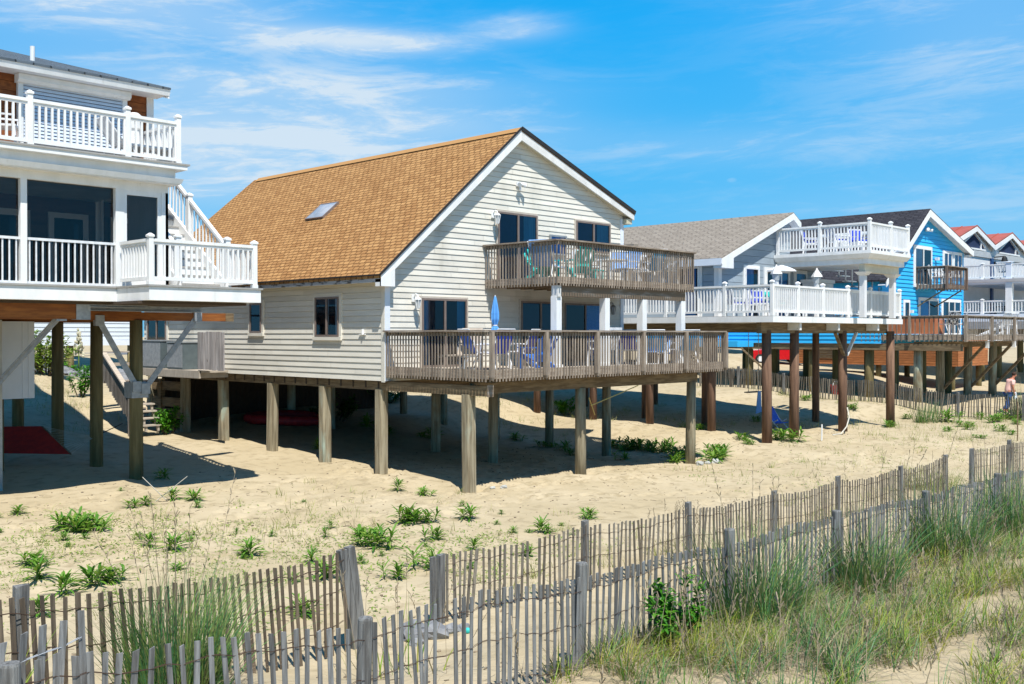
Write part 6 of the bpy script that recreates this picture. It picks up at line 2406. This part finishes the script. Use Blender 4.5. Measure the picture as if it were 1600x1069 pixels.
# rubber boat
dx, dy = 18.45, 28.1
zt = gz(dx, dy)
t = thing('rubber_boat', 'red inflatable boat with blue floor lying in the shade under the beige house', 'boat', (dx, dy, zt))
ax = Vector((.62, -.78, 0)).normalized()
bx_ = Vector((-ax.y, ax.x, 0))
ring = []
for k in range(25):
    a = 2 * math.pi * k / 24
    p = Vector((dx, dy, 0)) + ax * (1.15 * math.cos(a)) + bx_ * (.62 * math.sin(a))
    ring.append((p.x, p.y, gz(p.x, p.y) + .17))
b = MB()
b.tube(ring, .15, 10, cap=False)
b.build('tube', 'pinkred', t, smooth=True)
b = MB()
c = len(b.v)
b.v += [(x, y, z - .08) for x, y, z in ring[:-1]]
b.f.append(tuple(range(c, c + 24)))
b.build('boat_floor', 'midblue', t)
# beach chair, towel line, white stake, ropes
t = thing('beach_chair', 'low purple blue beach chair in the shade between brown poles', 'chair', (32.4, 18.4, gz(32.4, 18.4)))
z0 = gz(32.4, 18.4)
b = MB()
for sgn in (-.3, .3):
    b.tube([(32.4 + sgn, 18.15, z0), (32.4 + sgn, 18.5, z0 + .35), (32.4 + sgn, 18.75, z0 + .72)], .018, 6)
    b.tube([(32.4 + sgn, 18.75, z0), (32.4 + sgn, 18.2, z0 + .32)], .018, 6)
b.tube([(32.1, 18.75, z0 + .72), (32.7, 18.75, z0 + .72)], .018, 6)
b.build('frame', 'metalw', t)
b = MB()
b.hexa([(32.12, 18.12, z0 + .2), (32.68, 18.12, z0 + .2), (32.68, 18.42, z0 + .18), (32.12, 18.42, z0 + .18)], [(32.12, 18.12, z0 + .22), (32.68, 18.12, z0 + .22), (32.68, 18.42, z0 + .2), (32.12, 18.42, z0 + .2)])
b.hexa([(32.12, 18.42, z0 + .18), (32.68, 18.42, z0 + .18), (32.68, 18.74, z0 + .72), (32.12, 18.74, z0 + .72)], [(32.12, 18.40, z0 + .2), (32.68, 18.40, z0 + .2), (32.68, 18.72, z0 + .74), (32.12, 18.72, z0 + .74)])
b.build('sling', 'midblue', t)
t = thing('rope_swing', 'board swing with a blue towel hanging on ropes under the grey house', 'swing', (33.6, 20, -3))
b = MB()
for sgn in (-.35, .35):
    b.tube([(33.5 + sgn, 20.0, .06), (33.5 + sgn, 20.0, -2.15)], .012, 5)
b.build('swing_ropes', 'rope', t)
b = MB()
b.box(33.05, 33.95, 19.88, 20.12, -2.17, -2.13)
b.build('seat', 'woodh', t)
b = MB()
b.hexa([(33.45, 19.86, -2.95), (33.85, 19.86, -2.9), (33.85, 19.88, -2.9), (33.45, 19.88, -2.95)], [(33.6, 19.86, -2.12), (33.8, 19.86, -2.12), (33.8, 19.88, -2.12), (33.6, 19.88, -2.12)])
b.build('towel', 'paleblue', t)
b = MB()
sx, sy = 29.48, 15.2
b.tube([(sx, sy, gz(sx, sy) - .2), (sx + .02, sy, gz(sx, sy) + .50)], .022, 8)
tag(b.build('stake', 'white'), 'white stake standing in the sand before the brown poles', 'stake')
b = MB()
b.tube([(33.5, 16.32, -2.55), (33.2, 16.1, -2.85), (32.6, 15.9, -3.12), (31.9, 15.75, -3.3), (31.2, 15.7, gz(31.2, 15.7) + .02)], .022, 6)
tag(b.build('rope', 'rope'), 'pale rope tied to a brown pole and trailing on the sand', 'rope')
b = MB()
b.tube([(19.33, 16.05, -1.75), (19.9, 15.98, -1.6), (21.1, 15.95, -1.32)], .013, 5)
tag(b.build('rope', 'ropeyellow'), 'thin yellow rope strung from a piling to the deck beam', 'rope')
# crossed sticks
sx, sy = 9.85, 19.35
sz = gz(sx, sy)
for p0, p1, lb in (((-.28, .25, .50), (.13, -.12, -.05), 'bleached stick leaning left of two crossed sticks'), ((.40, -.3, .50), (-.16, .10, -.05), 'bleached stick leaning right of two crossed sticks')):
    b = MB()
    b.tube([(sx + p0[0], sy + p0[1], sz + p0[2]), (sx + p1[0], sy + p1[1], sz + p1[2])], [.007, .011], 6)
    tag(b.build('stick', 'stick'), lb, 'stick', 'crossed sticks in the sand')
b = MB()
sx, sy = 34.85, 11.2
b.tube([(sx, sy, gz(sx, sy) - .2), (sx, sy, gz(sx, sy) + 1.25)], .02, 6)
tag(b.build('stake', 'woodbeam'), 'thin brown stake behind the rear fence at right', 'stake')


def rock(x, y, r, seed, label, group, mat='rock', sink=.3):
    b_ = MB()
    z = gz(x, y)
    b_.blob((x, y, z + r * (.5 - sink)), r, r * .8, r * .6, seed, .55, 9, 6, 1.9)
    o_ = b_.build('rock', mat)
    tag(o_, label, 'rock', group)
    return o_


for k, (x, y, r) in enumerate(((7.55, 8.85, .16), (7.75, 8.75, .20), (7.98, 8.72, .12), (7.68, 9.0, .17), (7.45, 8.70, .10), (7.85, 8.92, .12), (8.1, 8.62, .09))):
    rock(x, y, r, k + 1, 'grey rock in the pile beside the fence post at the sandy gap', 'grey rocks at the sandy gap')
for k, (x, y, r) in enumerate(((23.7, 15.8, .13), (24.35, 15.72, .16), (24.0, 15.75, .09), (15.95, 16.05, .07), (16.25, 16.0, .09))):
    rock(x, y, r, k + 20, 'pale stone at the foot of a front piling of the beige house', 'pale stones at the pilings', 'concrete')
for k in range(34):
    x, y = random.uniform(13.5, 19.5), random.uniform(39.5, 43.5)
    rock(x, y, random.uniform(.25, .6), k + 40, 'grey boulder in the bank behind the white house poles', 'boulders in the far bank')
for k in range(10):
    x, y = random.uniform(46.5, 50.5), random.uniform(28.5, 32)
    rock(x, y, random.uniform(.25, .5), k + 90, 'pale boulder under the blue house behind the far fence', 'boulders under the blue house', 'concrete')
b = MB()
b.blob((8.02, 8.48, gz(8.02, 8.48) + .03), .035, .035, .035, 1, 0, 8, 6)
tag(b.build('ball', 'teal'), 'tiny turquoise ball on the sand behind the front fence', 'ball')
t = thing('bucket', 'red plastic bucket lying under the blue house', 'bucket', (44.6, 22.3, gz(44.6, 22.3)))
b = MB()
b.lathe([(.16, 0), (.24, .42), (.25, .44)], 12, (44.6, 22.3, gz(44.6, 22.3)))
b.build('pail', 'pinkred', t)
b = MB()
zz = gz(44.6, 22.3)
b.tube([(44.6 + .25 * math.cos(a), 22.3, zz + .42 + .2 * math.sin(a)) for a in np.linspace(0, 3.14, 9)], .012, 5)
b.build('handle', 'metalw', t)

# ------------------------------------------------------------------ red car far behind, blue bin, dark picnic table
cx, cy = 62.8, 35.8
zc = gz(cx, cy)
t = thing('parked_car', 'red car parked far behind, seen between the poles', 'car', (cx, cy, zc))
ua = Vector((.67, -.74, 0)).normalized()
va = Vector((-ua.y, ua.x, 0))


def cp(a, v, z):
    q = Vector((cx, cy, zc)) + ua * a + va * v
    return (q.x, q.y, q.z + z)


b = MB()
pr = [(-1.9, .25), (-1.9, .75), (-1.75, .85), (-.95, .9), (-.5, 1.35), (.75, 1.38), (1.35, .92), (1.85, .8), (1.95, .6), (1.95, .25)]
b.hexa([cp(a, -.8, z) for a, z in pr], [cp(a, .8, z) for a, z in pr])
b.build('body', 'carred', t)
for a in (-1.2, 1.25):
    for v in (-.82, .82):
        b = MB()
        b.tube([cp(a, v - .1, .3), cp(a, v + .1, .3)], .32, 14)
        w_ = b.build('wheel', 'tyre', t)
        b = MB()
        b.tube([cp(a, v - .115, .3), cp(a, v + .115, .3)], .19, 10)
        b.build('rim', 'metalw', w_)
b = MB()
for v in (-.815, .815):
    b.quad([cp(-.85, v, .92), cp(1.15, v, .92), cp(.7, v, 1.3), (cp(-.45, v, 1.3))])
b.build('window', 'dark', t)
for v in (-.5, .5):
    b = MB()
    b.box(*[f_ for p in zip(cp(1.9, v, .6), cp(1.99, v + .2, .72)) for f_ in sorted(p)])
    b.build('headlight', 'metalw', t)
b = MB()
x, y = 57.5, 41.5
z = gz(x, y)
t = thing('storage_bin', 'blue bin with a pale lid far behind the blue house steps', 'bin', (x, y, z))
b.box(x - .9, x + .9, y - .5, y + .5, z, z + 1.0)
b.build('body', 'blueplastic', t)
b = MB()
b.box(x - .95, x + .95, y - .55, y + .55, z + 1.0, z + 1.35)
b.build('lid', 'whiteblue', t)
x, y = 56.0, 37.5
z = gz(x, y)
t = thing('picnic_table', 'dark picnic table far behind the slat fence', 'table', (x, y, z))
b = MB()
b.box(x - 1, x + 1, y - .4, y + .4, z + .72, z + .78)
b.build('table_top', 'woodbeam', t)
for s_ in (-.75, .75):
    b = MB()
    b.box(x - 1, x + 1, y + s_ - .14, y + s_ + .14, z + .42, z + .46)
    b.build('bench', 'woodbeam', t)
for s_ in (-.7, .7):
    b = MB()
    b.bar((x + s_, y - .7, z), (x + s_, y + .3, z + .72), .08, .08)
    b.bar((x + s_, y + .7, z), (x + s_, y - .3, z + .72), .08, .08)
    b.build('leg_frame', 'woodbeam', t)

# ------------------------------------------------------------------ the walking man at the right edge
def skin(name, chain, edges, mat, parent, root=0, sub=2):
    """a body grown over a skeleton: chain holds (x, y, z, radius)"""
    me_ = bpy.data.meshes.new(name)
    off = Vector(parent['_o'])
    me_.from_pydata([tuple(Vector(p[:3]) - off) for p in chain], edges, [])
    o_ = bpy.data.objects.new(name, me_)
    C.objects.link(o_)
    o_.parent = parent
    o_['_o'] = tuple(off)
    me_.materials.append(M[mat])
    md = o_.modifiers.new('skin', 'SKIN')
    lay = me_.skin_vertices[0].data if me_.skin_vertices else None
    if lay is None:
        bpy.context.view_layer.update()
        lay = me_.skin_vertices[0].data
    for k, p in enumerate(chain):
        r = p[3]
        lay[k].radius = (r, r) if not isinstance(r, tuple) else r
        lay[k].use_root = (k == root)
    md.use_smooth_shade = True
    s2 = o_.modifiers.new('smooth', 'SUBSURF')
    s2.levels = s2.render_levels = sub
    return o_


mx, my = 45.35, 14.95
mz = gz(mx, my)
P_ = thing('person', 'man in a pink shirt and blue jeans bending forward behind the far fence', 'person', (mx, my, mz))
fw_ = Vector((.74, -.67, 0))            # the way he faces: along the shore to the right
sd_ = Vector((.67, .74, 0))


def bp(f_, s_, z):
    q = Vector((mx, my, mz)) + fw_ * f_ + sd_ * s_
    return (q.x, q.y, q.z + z)


K_ = .92
body = [(*bp(0, 0, .86), .13), (*bp(.03, 0, 1.02), .14), (*bp(.10, 0, 1.22), .15), (*bp(.15, 0, 1.36), .10), (*bp(.19, 0, 1.42), .055), (*bp(.24, 0, 1.49), .075), (*bp(.27, 0, 1.58), .085), (*bp(.28, 0, 1.65), .05),
        (*bp(.13, .17, 1.34), .06), (*bp(.16, .23, 1.12), .045), (*bp(.30, .20, .96), .035), (*bp(.36, .18, .92), .03),
        (*bp(.13, -.17, 1.34), .06), (*bp(.07, -.24, 1.10), .045), (*bp(.12, -.22, .88), .034), (*bp(.14, -.21, .82), .03),
        (*bp(0, .09, .78), .10), (*bp(.08, .10, .44), .07), (*bp(.0, .11, .08), .045), (*bp(.13, .11, .03), .035),
        (*bp(0, -.09, .78), .10), (*bp(-.06, -.10, .44), .07), (*bp(-.22, -.10, .10), .045), (*bp(-.10, -.10, .03), .035)]
ed = [(0, 1), (1, 2), (2, 3), (3, 4), (4, 5), (5, 6), (6, 7), (3, 8), (8, 9), (9, 10), (10, 11), (3, 12), (12, 13), (13, 14), (14, 15), (0, 16), (16, 17), (17, 18), (18, 19), (0, 20), (20, 21), (21, 22), (22, 23)]
skin('body', body, ed, 'skin', P_)
sh_ = [(*p[:3], r) for p, r in ((bp(-.01, 0, .76), .17), (bp(.03, 0, 1.0), .178), (bp(.10, 0, 1.22), .18), (bp(.14, 0, 1.35), .12), (bp(.12, .17, 1.34), .085), (bp(.155, .225, 1.14), .072), (bp(.12, -.17, 1.34), .085), (bp(.075, -.235, 1.13), .072))]
skin('shirt', sh_, [(0, 1), (1, 2), (2, 3), (3, 4), (4, 5), (3, 6), (6, 7)], 'shirt', P_)
je = [(*p, r) for p, r in ((bp(0, 0, .82), .14), (bp(0, .09, .76), .12), (bp(.08, .10, .44), .09), (bp(.0, .11, .10), .07), (bp(0, -.09, .76), .12), (bp(-.06, -.10, .44), .09), (bp(-.22, -.10, .13), .07))]
skin('jeans', je, [(0, 1), (1, 2), (2, 3), (0, 4), (4, 5), (5, 6)], 'jeans', P_)
b = MB()
b.blob(bp(.255, 0, 1.615), .10, .10, .085, 3, .12, 12, 8)
b.build('hair', 'hair', P_, smooth=True)
b = MB()
b.blob(bp(.355, 0, 1.545), .022, .02, .03, 5, 0, 6, 5)
b.build('nose', 'skin', P_, smooth=True)
for s_ in (-.09, .09):
    b = MB()
    b.blob(bp(.265, s_, 1.55), .02, .015, .032, 5, 0, 6, 5)
    b.build('ear', 'skin', P_, smooth=True)
for s_, f0, z0_ in ((.18, .37, .91), (-.21, .145, .80)):
    b = MB()
    for k in range(4):
        w_ = (k - 1.5) * .02
        ln_ = (.075, .09, .085, .065)[k]
        p0 = Vector(bp(f0, s_ + w_, z0_))
        b.tube([p0, p0 + fw_ * .02 + Vector((0, 0, -ln_ * .55)), p0 + fw_ * .045 + Vector((0, 0, -ln_))], [.010, .009, .007], 6)
    p0 = Vector(bp(f0 - .01, s_ - .035, z0_ + .02))
    b.tube([p0, p0 + fw_ * .05 + Vector((0, 0, -.03))], [.011, .008], 6)
    b.build('fingers', 'skin', P_)
b = MB()
b.hexa([bp(.34, .08, .55), bp(.46, .08, .55), bp(.46, .26, .55), bp(.34, .26, .55)], [bp(.36, .14, .84), bp(.44, .14, .84), bp(.44, .22, .84), bp(.36, .22, .84)])
tag(b.build('bag', 'paper'), 'pale bag held by the man at the right edge', 'bag')
